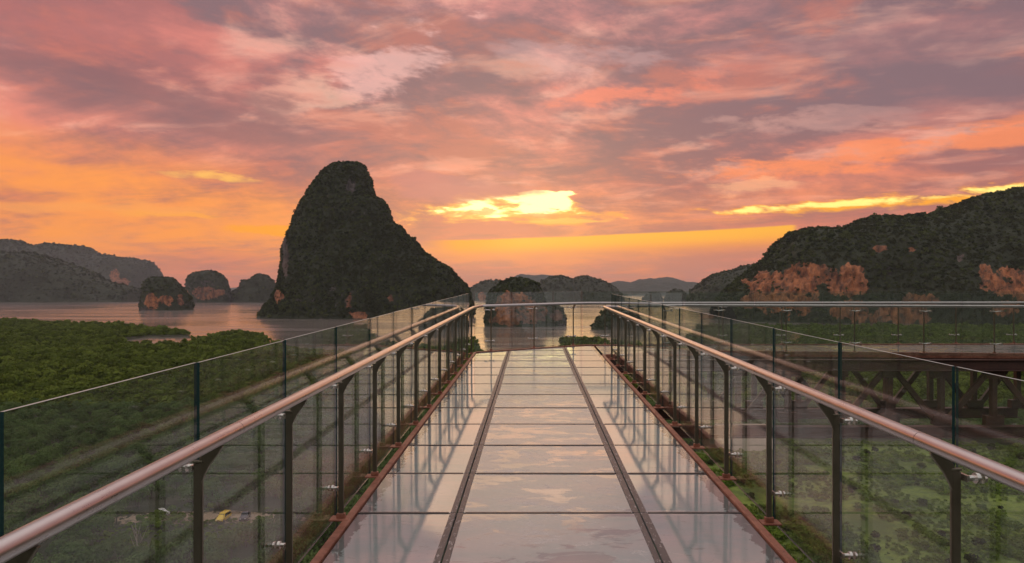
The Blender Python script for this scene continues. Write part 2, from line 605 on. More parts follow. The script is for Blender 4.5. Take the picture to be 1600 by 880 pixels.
gg.t.links.new(df.outputs[0], mx.inputs[1]); gg.t.links.new(gl.outputs[0], mx.inputs[2])
gg.t.links.new(mx.outputs[0], out.inputs['Surface'])
M['floor'] = m
# dark seal strips with flakes of old paint
m, gg, out = new_mat("seal_strip")
p = geo_pos(gg)
px_, py_, pz_ = gg.sep(p)
n1 = gg.noise(gg.vec(px_ * 40.0, py_ * 14.0, 0.0), 1.0, 5, 0.7)
n2 = gg.noise(p, 5.0, 5, 0.6)
c = gg.mix(n2, (0.050, 0.042, 0.045, 1), (0.11, 0.095, 0.095, 1))
c = gg.mix(gg.sstep(0.56, 0.63, n1), c, (0.36, 0.32, 0.31, 1))
b = principled(gg, out, Base_Color=c, Roughness=n1 * 0.4 + 0.25)
bump(gg, b, n1, 0.4, 0.003)
M['seal'] = m
M['grout'] = simple("joint_rubber", (0.028, 0.026, 0.027), 0.45, 0, 0.3, 20)
# sea
m, gg, out = new_mat("sea_water")
p = geo_pos(gg)
px_, py_, pz_ = gg.sep(p)
w1 = gg.noise(gg.vec(px_ * 0.05, py_ * 0.16, 0.0), 1.0, 6, 0.6, 0.3)
w2 = gg.noise(gg.vec(px_ * 0.0022, py_ * 0.011, 2.0), 1.0, 5, 0.55, 0.8)
mud = gg.sstep(0.60, 0.66, gg.noise(gg.vec(px_ * 0.003, py_ * 0.012, 7.0), 1.0, 4, 0.55))
b = principled(gg, out, Base_Color=gg.mix(mud * 0.6, (0.20, 0.175, 0.155, 1), (0.13, 0.095, 0.075, 1)),
               Roughness=gg.sstep(0.35, 0.7, w2) * 0.18 + 0.10, IOR=1.33)
bump(gg, b, w1, 0.14, 0.5)
M['sea'] = m
# foliage
def foliage(name, c1, c2, c3, trans=0.3):
    m, gg, out = new_mat(name)
    oi = gg.n("ShaderNodeObjectInfo")
    rnd = E(gg, oi.outputs['Random'])
    p = geo_pos(gg)
    nz = gg.noise(p, 0.35, 3, 0.6)
    big_ = gg.noise(p, 0.018, 4, 0.55)
    c = gg.mix(gg.sstep(0.15, 0.85, rnd * 0.6 + nz * 0.4), (*c1, 1), (*c2, 1))
    c = gg.mix(gg.sstep(0.42, 0.64, big_) * 0.75, c, (*c3, 1))
    d = gg.n("ShaderNodeBsdfDiffuse"); gg.put(d.inputs[0], c)
    t = gg.n("ShaderNodeBsdfTranslucent"); gg.put(t.inputs[0], c)
    mx = gg.n("ShaderNodeMixShader"); mx.inputs[0].default_value = trans
    gg.t.links.new(d.outputs[0], mx.inputs[1]); gg.t.links.new(t.outputs[0], mx.inputs[2])
    gg.t.links.new(mx.outputs[0], out.inputs['Surface'])
    return m
M['leaf'] = foliage("mangrove_leaf", (0.085, 0.118, 0.022), (0.190, 0.250, 0.048), (0.115, 0.160, 0.032))
M['leaf_near'] = foliage("broad_leaf", (0.085, 0.135, 0.050), (0.180, 0.260, 0.095), (0.12, 0.180, 0.062))
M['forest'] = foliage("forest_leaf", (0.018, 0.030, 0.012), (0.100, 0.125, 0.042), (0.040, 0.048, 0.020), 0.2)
M['scrub'] = foliage("scrub_leaf", (0.10, 0.165, 0.028), (0.220, 0.320, 0.050), (0.14, 0.185, 0.045))
M['bark'] = simple("bark", (0.12, 0.095, 0.075), 0.8, 0, 0.35, 3, 0.4)
M['deadwood'] = simple("dead_wood", (0.34, 0.29, 0.24), 0.8, 0, 0.25, 3, 0.3)
# limestone island: rock attribute drives bare cliff vs. ground cover
m, gg, out = new_mat("limestone")
at = gg.n("ShaderNodeAttribute"); at.attribute_name = "rock"
ao = gg.n("ShaderNodeAttribute"); ao.attribute_name = "ochre"
p = geo_pos(gg)
px_, py_, pz_ = gg.sep(p)
v1 = gg.noise(gg.vec(px_ * 0.085, py_ * 0.085, pz_ * 0.024), 1.0, 9, 0.66, 0.0)
v2 = gg.noise(p, 0.05, 9, 0.68)
v3 = gg.noise(gg.vec(px_ * 0.02, py_ * 0.02, pz_ * 0.009), 1.0, 8, 0.66, 0.4)
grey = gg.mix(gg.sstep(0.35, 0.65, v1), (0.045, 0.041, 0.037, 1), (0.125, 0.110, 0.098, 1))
och = gg.mix(gg.sstep(0.36, 0.62, v1 * 0.6 + v2 * 0.4), (0.080, 0.038, 0.024, 1), (0.56, 0.215, 0.085, 1))
och = gg.mix(gg.sstep(0.52, 0.60, v2 * 0.6 + v3 * 0.4) * 0.85, och, (0.07, 0.062, 0.045, 1))
rockc = gg.mix(E(gg, ao.outputs['Fac']), grey, och)
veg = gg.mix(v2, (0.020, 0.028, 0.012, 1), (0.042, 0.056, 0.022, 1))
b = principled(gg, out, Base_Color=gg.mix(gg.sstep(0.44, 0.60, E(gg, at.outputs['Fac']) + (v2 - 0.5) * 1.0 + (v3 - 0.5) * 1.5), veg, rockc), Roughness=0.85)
bump(gg, b, v1 + v2, 0.9, 6.0)
M['rock'] = m
# ground
m, gg, out = new_mat("ground_soil")
p = geo_pos(gg)
px_, py_, pz_ = gg.sep(p)
n1 = gg.noise(p, 0.05, 6, 0.6)
n2 = gg.noise(p, 0.45, 5, 0.65)
c = gg.mix(n2, (0.030, 0.038, 0.016, 1), (0.060, 0.062, 0.028, 1))
# grass clearing on the seaward right, sandy track on the left
dx = (px_ - 125.0) / 105.0
dy = (py_ - 195.0) / 68.0
gr = gg.sstep(1.25, 0.75, dx * dx + dy * dy + (n1 - 0.5) * 1.6)
grass = gg.mix(gg.sstep(0.40, 0.62, n1 * 0.6 + n2 * 0.4), (0.075, 0.120, 0.020, 1), (0.200, 0.280, 0.035, 1))
grass = gg.mix(gg.sstep(0.60, 0.72, n2) * 0.7, grass, (0.15, 0.12, 0.07, 1))
c = gg.mix(gr, c, grass)
n3 = gg.noise(p, 0.9, 5, 0.7)
sx = (px_ + 84.0) / 24.0
sy = (py_ - 174.0 - (px_ + 84.0) * 0.06) / 4.4
sn = gg.sstep(1.05, 0.8, sx * sx + sy * sy + (n3 - 0.5) * 4.5 + (n2 - 0.5) * 3.0)
c = gg.mix(sn, c, gg.mix(n2, (0.26, 0.17, 0.11, 1), (0.60, 0.46, 0.34, 1)))
b = principled(gg, out, Base_Color=c, Roughness=0.9)
bump(gg, b, n2, 0.5, 0.3)
M['ground'] = m
M['concrete'] = simple("pale_render", (0.72, 0.60, 0.50), 0.8, 0, 0.12, 0.4)
M['roofpale'] = simple("pale_roof", (0.62, 0.54, 0.46), 0.7, 0, 0.15, 0.3)
M['yellow'] = simple("yellow_paint", (0.95, 0.60, 0.010), 0.28, 0, 0.05, 2, 0, 0.6)
M['darkpaint'] = simple("dark_blue_paint", (0.045, 0.050, 0.085), 0.3, 0, 0.1, 2, 0, 0.6)
M['whitepaint'] = simple("white_paint", (0.72, 0.70, 0.68), 0.35, 0, 0.05, 2, 0, 0.5)
M['carglass'] = simple("tinted_glass", (0.02, 0.022, 0.025), 0.12, 0, 0.1, 2)
M['rubber'] = simple("tyre_rubber", (0.02, 0.02, 0.02), 0.8, 0, 0.2, 5)
M['chrome'] = simple("wheel_alloy", (0.5, 0.5, 0.5), 0.3, 1.0, 0.1, 5)
M['lamp'] = simple("headlight_lens", (0.8, 0.78, 0.7), 0.15, 0, 0.05, 5)
M['blackplastic'] = simple("black_plastic", (0.02, 0.02, 0.022), 0.5, 0, 0.2, 5)

# ---------------------------------------------------------------- large structure: sea and land


def gxy(px, py, z=0.0):
    d = (CAMZ - z) * F / (py - HY)
    return (px - VX) / F * d, d


me = mesh("sea", [(-30000, 150, 0), (30000, 150, 0), (30000, 30000, 0), (-30000, 30000, 0), ],
          [(0, 1, 2, 3)])
tag(link("sea", me, M['sea']), "calm pinkish bay water between the islands", None, None, "structure")

CO = [(-400, 496), (-100, 499), (0, 500), (80, 501), (150, 505), (230, 510), (290, 515), (299, 521), (302, 527), (330, 522), (380, 517),
      (405, 521), (425, 530), (450, 543), (560, 548), (660, 546), (690, 530), (745, 528), (758, 562), (870, 562), (880, 529), (945, 528),
      (962, 545), (1060, 541), (1090, 512), (1150, 508), (1600, 507), (2100, 507)]
CO_x = np.array([c[0] for c in CO], float)
CO_y = np.array([c[1] for c in CO], float)


def coast_sd(X, Y):
    """>0 on land: how far (in photo rows, canopy height) a point lies in front of the shore"""
    d = np.maximum(Y, 1.0)
    pxx = VX + X / d * F
    row = HY + (CAMZ - 5.0) * F / d
    wob = fbm(np.stack([X / 45.0, Y / 45.0, X * 0], 1), 3, 5) * 2.2
    sd_ = row - np.interp(pxx, CO_x, CO_y) + wob * 0.6
    # creek cutting in from the bay on the left
    ck = (pxx > 165) & (pxx < 300)
    mid_row = 529.5
    sd_ = np.where(ck & (np.abs(row - mid_row + fbm(np.stack([X / 40., Y / 40., X * 0], 1), 2, 61) * 1.5) < 9.0 * np.clip((pxx - 160) / 70, 0, 1)), -1.0, sd_)
    return sd_


def land_h(X, Y):
    sd_ = coast_sd(X, Y)
    flat = np.clip(sd_ * 0.9, -4, 1.0) + 0.3
    h = np.where(sd_ > 0, np.maximum(flat, 0.4) + 0.9 * np.clip(sd_ / 30, 0, 1), np.minimum(flat, -0.6))
    p3 = np.stack([X / 30.0, Y / 30.0, X * 0], 1)
    h = h + np.where(sd_ > 3, 0.5 * fbm(p3, 3, 9), 0)
    # wooded hill top behind the start of the walkway
    h = h + 0.30 * np.clip(-22 - Y, 0, 90)
    # the viewpoint hill under and behind the walkway
    r = np.sqrt((np.maximum(np.abs(X) - 60, 0) * 0.8) ** 2 + (np.maximum(Y + 14, 0)) ** 2)
    s = np.clip(1 - r / 128.0, 0, 1)
    h = h + 56.0 * s ** 2.3 + 3.0 * s * fbm(p3 * 1.3, 4, 21) * np.clip((Y + 14) / 20, 0, 1)
    return h


xs = np.arange(-1600, 1900, 9.0)
ys = np.arange(-120, 1420, 9.0)
GX, GY = np.meshgrid(xs, ys)
hz = land_h(GX.ravel(), GY.ravel())
vs = np.stack([GX.ravel(), GY.ravel(), hz], 1)
nx, ny = len(xs), len(ys)
ii = (np.arange(ny - 1)[:, None] * nx + np.arange(nx - 1)[None, :]).ravel()
fs = np.stack([ii, ii + 1, ii + nx + 1, ii + nx], 1)
me = bpy.data.meshes.new("ground")
me.from_pydata(vs.tolist(), [], fs.tolist())
tag(link("ground", me, M['ground'], smooth=True), "low wooded coastal ground below the walkway", None, None, "structure")

# ---------------------------------------------------------------- foliage prototypes and scatter


def crown_mesh(name, seed, n=150, r=3.2, h=4.6, leaf=0.85, lobes=6):
    rg = np.random.default_rng(seed)
    V, Fc = [], []
    cs = []
    for i in range(lobes):
        a = rg.uniform(0, 2 * math.pi)
        rr = r * rg.uniform(0.15, 0.6)
        cs.append((rr * math.cos(a), rr * math.sin(a), h * rg.uniform(0.35, 0.78), r * rg.uniform(0.38, 0.62)))
    cs.append((0, 0, h * 0.6, r * 0.6))
    for i in range(n):
        c = cs[rg.integers(len(cs))]
        d = rg.normal(size=3)
        d /= np.linalg.norm(d)
        if d[2] < -0.3: d[2] *= -1
        q = np.array(c[:3]) + d * c[3] * rg.uniform(0.75, 1.08) * np.array([1, 1, 0.8])
        nrm = d + rg.normal(size=3) * 0.30
        nrm /= np.linalg.norm(nrm)
        t = np.cross(nrm, rg.normal(size=3)); t /= np.linalg.norm(t)
        u = np.cross(nrm, t)
        s = leaf * rg.uniform(0.6, 1.25)
        b = len(V)
        bend = nrm * s * 0.22
        V += [q - t * s * .5 - bend, q + u * s * .42, q + t * s * .5 - bend, q - u * s * .42]
        Fc += [(b, b + 1, b + 3), (b + 1, b + 2, b + 3)]
    # a dark inner core so the crowns are not see-through everywhere
    return mesh(name, V, Fc)


PROTO = {}
for key, mat_, n_, leaf_, r_, h_, k_ in (("mangrove", 'leaf', 150, 1.25, 3.3, 5.4, 5), ("broad", 'leaf_near', 420, 0.62, 3.4, 6.0, 5),
                                         ("scrub", 'scrub', 90, 1.5, 3.4, 4.2, 3),
                                         ("forest", 'forest', 110, 1.5, 3.4, 5.6, 4)):
    lst = []
    for j in range(k_):
        me = crown_mesh(key + "_crown", 100 + j * 7 + len(key), n_, r_, h_, leaf_, 5 + j % 3)
        me.materials.append(M[mat_])
        lst.append(bpy.data.objects.new(key + "_crown_source", me))      # not linked to the scene
    PROTO[key] = lst


def scatter(name, P, scl, key, parent=None, loc=(0, 0, 0), seed=1, zs=None):
    """one object of uncountable foliage: crowns instanced on points"""
    rg = np.random.default_rng(seed)
    me = bpy.data.meshes.new(name)
    P = np.asarray(P, float) - np.array(loc)
    me.vertices.add(len(P))
    me.vertices.foreach_set("co", P.astype(np.float32).ravel())
    a = me.attributes.new("scl", 'FLOAT_VECTOR', 'POINT')
    s3 = np.stack([scl, scl, scl * (zs if zs is not None else rg.uniform(0.75, 1.2, len(P)))], 1)
    a.data.foreach_set("vector", s3.astype(np.float32).ravel())
    a = me.attributes.new("rot", 'FLOAT_VECTOR', 'POINT')
    r3 = np.stack([rg.uniform(-.15, .15, len(P)), rg.uniform(-.15, .15, len(P)), rg.uniform(0, 6.28, len(P))], 1)
    a.data.foreach_set("vector", r3.astype(np.float32).ravel())
    a = me.attributes.new("pick", 'INT', 'POINT')
    a.data.foreach_set("value", rg.integers(0, len(PROTO[key]), len(P)).astype(np.int32))
    me.update()
    o = link(name, me, None, parent, loc)
    ng = bpy.data.node_groups.new(name + "_instances", 'GeometryNodeTree')
    ng.interface.new_socket("Geometry", in_out='INPUT', socket_type='NodeSocketGeometry')
    ng.interface.new_socket("Geometry", in_out='OUTPUT', socket_type='NodeSocketGeometry')
    gi = ng.nodes.new("NodeGroupInput"); go = ng.nodes.new("NodeGroupOutput")
    iop = ng.nodes.new("GeometryNodeInstanceOnPoints")
    jn = ng.nodes.new("GeometryNodeJoinGeometry")
    for ob in PROTO[key]:
        inf = ng.nodes.new("GeometryNodeObjectInfo")
        inf.inputs['Object'].default_value = ob
        inf.inputs['As Instance'].default_value = True
        ng.links.new(inf.outputs['Geometry'], jn.inputs[0])

    def attr(nm, dt):
        nd = ng.nodes.new("GeometryNodeInputNamedAttribute")
        nd.data_type = dt
        nd.inputs['Name'].default_value = nm
        return nd.outputs['Attribute']
    ng.links.new(gi.outputs[0], iop.inputs['Points'])
    ng.links.new(jn.outputs[0], iop.inputs['Instance'])
    iop.inputs['Pick Instance'].default_value = True
    ng.links.new(attr("pick", 'INT'), iop.inputs['Instance Index'])
    ng.links.new(attr("rot", 'FLOAT_VECTOR'), iop.inputs['Rotation'])
    ng.links.new(attr("scl", 'FLOAT_VECTOR'), iop.inputs['Scale'])
    ng.links.new(iop.outputs[0], go.inputs[0])
    md = o.modifiers.new("instances", 'NODES')
    md.node_group = ng
    o["kind"] = "stuff"
    return o


# ---------------------------------------------------------------- islands and hills


def px_to_world(px, py, d):
    return (px - VX) / F * d, CAMZ + (HY - py) * d / F


def finish_island(name, V, Fc, d, label, cat, spots, group, rock_bias, dens, tree_s, rough_amp, seed, steep_w=1.0, cap=60000, jitter=1.0):
    V = np.asarray(V, float)
    Fc = np.asarray(Fc, int)
    # normals
    def normals(V):
        tri = V[Fc[:, :3]]
        fn = np.cross(tri[:, 1] - tri[:, 0], tri[:, 2] - tri[:, 0])
        vn = np.zeros_like(V)
        for j in range(Fc.shape[1]):
            np.add.at(vn, Fc[:, j], fn)
        return vn / np.maximum(np.linalg.norm(vn, axis=1, keepdims=True), 1e-9)
    vn = normals(V)
    A = rough_amp
    p = V / (A * 6.0)
    n_big = fbm(p, 5, seed, 0.55)
    flute = fbm(np.stack([V[:, 0] / (A * 2.2), V[:, 1] / (A * 2.2), V[:, 2] / (A * 14)], 1), 4, seed + 40, 0.55)
    low = np.clip(V[:, 2] / (A * 1.5), 0, 1)
    V = V + vn * ((n_big * A * 0.8 + flute * A * (0.55 + 0.0 * n_big)) * low)[:, None]
    vn = normals(V)
    steep = 1 - np.abs(vn[:, 2])
    # bare rock: given patches (photo pixels) plus the steepest ground
    dd = np.maximum(V[:, 1], 1)
    ppx = VX + V[:, 0] / dd * F
    ppy = HY + (CAMZ - V[:, 2]) / dd * F
    nz = fbm(np.stack([ppx / 13.0, ppy / 18.0, ppx * 0], 1), 5, seed + 11, 0.7)
    rock = np.clip((steep - 0.80) * 3.2 * steep_w + rock_bias + n_big * 0.35, 0, 0.75)
    och = np.zeros(len(V))
    for (cx, cy_, rx, ry, o_) in spots:
        q = ((ppx - cx) / rx) ** 2 + ((ppy - cy_) / ry) ** 2 + nz * 1.5
        w = np.clip((1.35 - q) / 0.9, 0, 0.80) * (vn[:, 1] < 0.3)
        rock = np.maximum(rock, w)
        och = np.maximum(och, np.clip(w * 2.2, 0, 1) * o_)
    # bare faces are broken by ledges and gullies
    wr = np.clip(rock * 1.3, 0, 1)
    crag = 1 - np.abs(fbm(np.stack([V[:, 0] / (A * 1.6), V[:, 1] / (A * 1.6), V[:, 2] / (A * 3.0)], 1), 4, seed + 71, 0.6)) * 2.4
    V = V + vn * (wr * (crag - 0.55) * A * 0.95 * low)[:, None]
    base = (float(V[:, 0].mean()), float(V[:, 1].mean()), 0.0)
    root = empty(name, base, label, cat, group)
    if cat in ("hill", "mountain", "coast"): root["kind"] = "structure"
    me = bpy.data.meshes.new(name + "_rock")
    me.from_pydata((V - np.array(base)).tolist(), [], Fc.tolist())
    a = me.attributes.new("rock", 'FLOAT', 'POINT'); a.data.foreach_set("value", rock.astype(np.float32))
    a = me.attributes.new("ochre", 'FLOAT', 'POINT'); a.data.foreach_set("value", och.astype(np.float32))
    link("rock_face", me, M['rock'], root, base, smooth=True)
    if dens > 0:
        T = np.concatenate([Fc[:, [0, 1, 2]], Fc[:, [0, 2, 3]]]) if Fc.shape[1] == 4 else Fc
        tv = V[T]
        ar = np.linalg.norm(np.cross(tv[:, 1] - tv[:, 0], tv[:, 2] - tv[:, 0]), axis=1) / 2
        fnr = np.cross(tv[:, 1] - tv[:, 0], tv[:, 2] - tv[:, 0])
        fnr /= np.maximum(np.linalg.norm(fnr, axis=1, keepdims=True), 1e-9)
        cen = tv.mean(1)
        tocam = np.array([0, 0, CAMZ]) - cen
        tocam /= np.linalg.norm(tocam, axis=1, keepdims=True)
        facing = np.abs((fnr * tocam).sum(1)) * np.sign((fnr * tocam).sum(1))
        back = cen[:, 1] > np.median(V[:, 1]) + (V[:, 1].max() - V[:, 1].min()) * 0.28
        rk = rock[T].mean(1)
        w = ar * np.clip(1.15 - rk * 1.7 + (np.abs(np.sin(cen[:, 0] * .11 + cen[:, 2] * .07)) - .6) * .5, 0.04, 1) * np.where(back, 0.15, 1.0) * (cen[:, 2] > tree_s * 0.6)
        n = int(min(cap, w.sum() * dens))
        rg = np.random.default_rng(seed)
        pick = rg.choice(len(T), n, p=w / w.sum())
        r1, r2 = rg.random(n), rg.random(n)
        sq = np.sqrt(r1)
        P = tv[pick, 0] * (1 - sq)[:, None] + tv[pick, 1] * (sq * (1 - r2))[:, None] + tv[pick, 2] * (sq * r2)[:, None]
        scl = tree_s / 6.0 * rg.uniform(0.4, 1.15, n) * np.where(rg.random(n) < 0.12, 1.6, 1.0)
        P[:, 2] -= scl * 2.6
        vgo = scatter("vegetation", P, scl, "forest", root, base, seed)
    return root


def lathe_island(name, d, left, right, label, cat="island", spots=(), group=None, ratio=0.6, rock_bias=0.0, dens=0.02, tree_s=8.0,
                 rough=5.0, seed=1, levels=70, seg=190, steep_w=1.0, base_row=None):
    """left / right outlines as photo pixels from the top down"""
    lx = np.array([p[0] for p in left], float); ly = np.array([p[1] for p in left], float)
    rx = np.array([p[0] for p in right], float); ry = np.array([p[1] for p in right], float)
    top = min(ly[0], ry[0]); bot = HY + CAMZ * F / d
    t = np.linspace(0, 1, levels) ** 1.35
    rows = top + (bot - top) * t
    L = np.interp(rows, ly, lx); R = np.interp(rows, ry, rx)
    V, Fc = [], []
    ang = np.linspace(0, 2 * np.pi, seg, endpoint=False)
    ca, sa = np.cos(ang), np.sin(ang)
    e = 0.85
    ca2, sa2 = np.sign(ca) * np.abs(ca) ** e, np.sign(sa) * np.abs(sa) ** e
    wmax = (R - L).max()
    for r_, l_, rr_ in zip(rows, L, R):
        x0, z_ = px_to_world(l_, r_, d); x1, _ = px_to_world(rr_, r_, d)
        hw = max((x1 - x0) / 2, 0.5)
        dep = ratio * hw ** 0.85 * (wmax / 2 * d / F) ** 0.15
        if r_ == rows[-1]: z_ = -4.0
        V.append(np.stack([(x0 + x1) / 2 + ca2 * hw, d + sa2 * dep, np.full(seg, z_)], 1))
    V = np.concatenate(V)
    nl = len(rows)
    for i in range(nl - 1):
        for j in range(seg):
            q = (j + 1) % seg
            Fc.append((i * seg + j, (i + 1) * seg + j, (i + 1) * seg + q, i * seg + q))
    return finish_island(name, V, Fc, d, label, cat, spots, group, rock_bias, dens, tree_s, rough, seed, steep_w)


def ridge_island(name, d, sky_line, front, backd, label, cat="island", spots=(), group=None, rock_bias=0.0, dens=0.01, tree_s=8.0,
                 rough=6.0, seed=1, nu=220, nv=70, power=2.4, steep_w=1.0, cap=60000):
    px_ = np.array([p[0] for p in sky_line], float)
    py_ = np.array([p[1] for p in sky_line], float)
    us = np.linspace(px_[0], px_[-1], nu)
    hs = CAMZ + (HY - np.interp(us, px_, py_)) * d / F
    X = (us - VX) / F * d
    hmax = hs.max()
    ss = np.concatenate([np.linspace(-1, 0, nv, endpoint=False), np.linspace(0, 1, nv // 3)])
    V = []
    for s in ss:
        ext = front if s < 0 else backd
        # lower ground has a shallower foot
        reach = ext * (0.30 + 0.70 * np.clip(hs / hmax, 0, 1))
        yy = d + s * reach + fbm(np.stack([X / (front * 0.8), X * 0 + s * 2.0, X * 0], 1), 3, seed + 3) * front * 0.16 * abs(s)
        prof = 1 - abs(s) ** power
        V.append(np.stack([X, yy, hs * prof - (4.0 if abs(s) > 0.999 else 0)], 1))
    V = np.concatenate(V)
    n = len(ss)
    ii = (np.arange(n - 1)[:, None] * nu + np.arange(nu - 1)[None, :]).ravel()
    Fc = np.stack([ii, ii + 1, ii + nu + 1, ii + nu], 1)
    return finish_island(name, V, Fc, d, label, cat, spots, group, rock_bias, dens, tree_s, rough, seed, steep_w, cap)


lathe_island("karst_island", 1590,
             [(542, 253.5), (531, 255), (519, 258), (505, 269), (490, 289), (475, 313), (463, 337), (455, 362), (448, 391), (443, 420), (438, 445),
              (430, 470), (417, 486), (407, 494), (405, 501)],
             [(542, 253.5), (553, 254), (563, 256), (570, 262), (576, 278), (583, 302), (588, 310), (601, 316), (610, 333), (613, 350), (629, 357),
              (647, 377), (665, 396), (683, 409), (705, 421), (721, 436), (732, 455), (737, 473), (740, 496)],
             "towering dark limestone island with a steep left face and long right shoulder", "island",
             spots=[(435, 462, 7, 11, 0.9), (545, 474, 4, 16, 0.7), (610, 464, 4, 11, 0.7), (560, 493, 14, 5, 0.8), (548, 290, 6, 10, 0.0), (446, 400, 5, 30, 0.1)],
             ratio=0.55, rock_bias=0.05, dens=0.055, tree_s=7.5, rough=9.0, seed=3, levels=130, seg=300, steep_w=0.62)
lathe_island("sea_stack", 2180, [(255, 433), (240, 433.5), (231, 437), (226, 450), (223, 468), (221, 486)],
             [(255, 433), (268, 434), (276, 441), (286, 453), (295, 468), (300, 486)],
             "blocky dark islet with ochre cliff patches, alone in open water", "islet",
             spots=[(238, 470, 12, 13, 1.0), (262, 470, 14, 9, 0.9), (280, 468, 7, 9, 0.7)], ratio=0.7, dens=0.016, tree_s=9, rough=6.0, seed=8, levels=50, seg=120)
lathe_island("dome_islet", 3650, [(325, 423), (314, 424), (301, 428), (294, 436), (292, 455), (291, 473)],
             [(325, 423), (335, 424), (346, 428), (353, 438), (357, 455), (358, 473)],
             "dome shaped islet with a reddish lower cliff, behind the blocky islet", "islet",
             spots=[(320, 458, 30, 9, 0.75)], ratio=0.7, dens=0.006, tree_s=14, rough=9.0, seed=12, levels=40, seg=110)
lathe_island("stepped_islet", 3750, [(405, 427), (396, 432), (392, 438), (379, 438), (376, 449), (363, 458), (357, 472)],
             [(405, 427), (418, 430), (427, 440), (432, 455), (438, 472)],
             "small stepped islet just beside the foot of the towering island", "islet", ratio=0.7, dens=0.006, tree_s=14, rough=8.0, seed=15, levels=40, seg=110)
ridge_island("coastal_hill", 3900, [(-260, 405), (-120, 392), (-50, 390), (0, 394), (20, 396), (50, 397), (75, 402), (100, 413), (125, 421), (150, 434),
                                    (175, 444), (190, 446), (205, 451), (212, 460), (216, 474)], 330, 400,
             "dark wooded hill sloping down to the bay, in front of a higher ridge", "hill", dens=0.004, tree_s=15, rough=14, seed=20, power=2.8)
ridge_island("limestone_ridge", 7200, [(-260, 390), (-120, 372), (-40, 372), (0, 376), (15, 374.5), (30, 380), (45, 386), (65, 384), (85, 381), (100, 383),
                                       (108, 387), (118, 384), (130, 386), (136, 394), (155, 400), (165, 399), (200, 405), (212, 404), (228, 410), (236, 420),
                                       (241, 440), (243, 470)], 620, 600,
             "higher knobbly ridge with one pale cliff scar, farthest of the hills beyond the bay", "hill", spots=[(180, 432, 9, 13, 1.0), (194, 441, 12, 6, 1.0)],
             dens=0.0018, tree_s=22, rough=20, seed=24, power=3.0)
lathe_island("cliff_islet", 1190, [(812, 432.5), (798, 436), (785, 442), (773, 451), (764, 462), (760, 476), (758, 495), (756, 513)],
             [(812, 432.5), (828, 435), (841, 444), (847, 456), (849, 470), (852, 478), (868, 480), (878, 487), (884, 497), (886, 513)],
             "steep islet with streaked ochre cliff, straight ahead beyond the end railing", "islet",
             spots=[(800, 480, 26, 26, 1.0), (830, 490, 30, 18, 0.5), (790, 500, 24, 10, 0.7), (868, 494, 12, 9, 0.4)], ratio=0.55, dens=0.05, tree_s=6.5, rough=5.5,
             seed=31, levels=70, seg=170)
lathe_island("shore_rock", 1085, [(968, 480), (950, 482), (940, 489), (932, 500), (926, 509), (922, 516)],
             [(968, 480), (985, 484), (996, 494), (1004, 505), (1008, 516)],
             "low dark wooded rock at the water beside the corner of the right railing", "islet", ratio=0.7, dens=0.05, tree_s=6, rough=5.0, seed=35, levels=40, seg=100)
ridge_island("humped_island", 4100, [(838, 470), (845, 441), (860, 433), (875, 432), (886, 434), (896, 438), (903, 434), (914, 432), (925, 434.5), (945, 440),
                                     (958, 447), (968, 458), (976, 471)], 260, 260,
             "long humped island behind the ochre cliff islet", "island", dens=0.004, tree_s=14, rough=11, seed=41, nu=150, nv=50, power=3.0)
ridge_island("low_island", 4600, [(725, 468), (740, 446), (752, 441), (766, 438), (778, 439), (790, 444), (800, 468)], 200, 200,
             "low island peeping out between the towering island and the ochre cliff islet", "island", spots=[(752, 463, 8, 8, 0.9)], dens=0.003, tree_s=15,
             rough=10, seed=44, nu=100, nv=40, power=3.0)
lathe_island("round_islet", 3900, [(1020, 456), (1011, 459), (1005, 465), (1002, 472)], [(1020, 456), (1029, 458), (1033, 464), (1036, 472)],
             "flatter of two small islets seen just over the wing railing", "islet", ratio=0.7, dens=0.006, tree_s=13, rough=7.0, seed=47, levels=30, seg=80)
lathe_island("round_islet", 3800, [(1056, 451.5), (1047, 454), (1041, 460), (1037, 472)], [(1056, 451.5), (1066, 454), (1073, 460), (1078, 472)],
             "rounder and taller of two small islets seen just over the wing railing", "islet", ratio=0.7, dens=0.006, tree_s=13, rough=7.0, seed=50, levels=30, seg=80)
ridge_island("distant_mountain", 11000, [(770, 446), (790, 438), (805, 432), (815, 428.5), (822, 430), (835, 430), (850, 429.5), (866, 430), (880, 430), (886, 436), (900, 446)], 900, 900,
             "pale blue flat topped mountain far behind the humped island", "mountain", dens=0, rough=30, seed=54, nu=120, nv=40, power=2.2)
ridge_island("distant_mountain", 10000, [(930, 446), (955, 441), (970, 440), (985, 441.5), (998, 437), (1012, 435.5), (1022, 436), (1036, 433.5), (1048, 434), (1058, 438),
                                         (1070, 441), (1082, 440), (1100, 446)], 900, 900,
             "pale blue mountain chain on the horizon above the two small islets", "mountain", dens=0, rough=30, seed=57, nu=140, nv=40, power=2.2)
ridge_island("hazy_coast", 14000, [(-200, 449), (0, 447), (150, 449), (260, 447), (300, 449), (360, 450), (420, 447), (470, 449), (640, 448), (740, 449), (760, 450)], 900, 900,
             "thin hazy line of far coast low on the horizon behind the islets", "coast", dens=0, rough=20, seed=58, nu=140, nv=30, power=2.0)
ridge_island("coastal_hill", 2900, [(1078, 474), (1086, 456), (1094, 446), (1104, 437), (1120, 429), (1140, 424), (1160, 418), (1185, 412), (1240, 405), (1330, 400)], 330, 330,
             "smooth bluish hill peeping out behind the big cliffed hill", "hill", dens=0.006, tree_s=12, rough=9, seed=60, nu=150, nv=50, power=2.6)
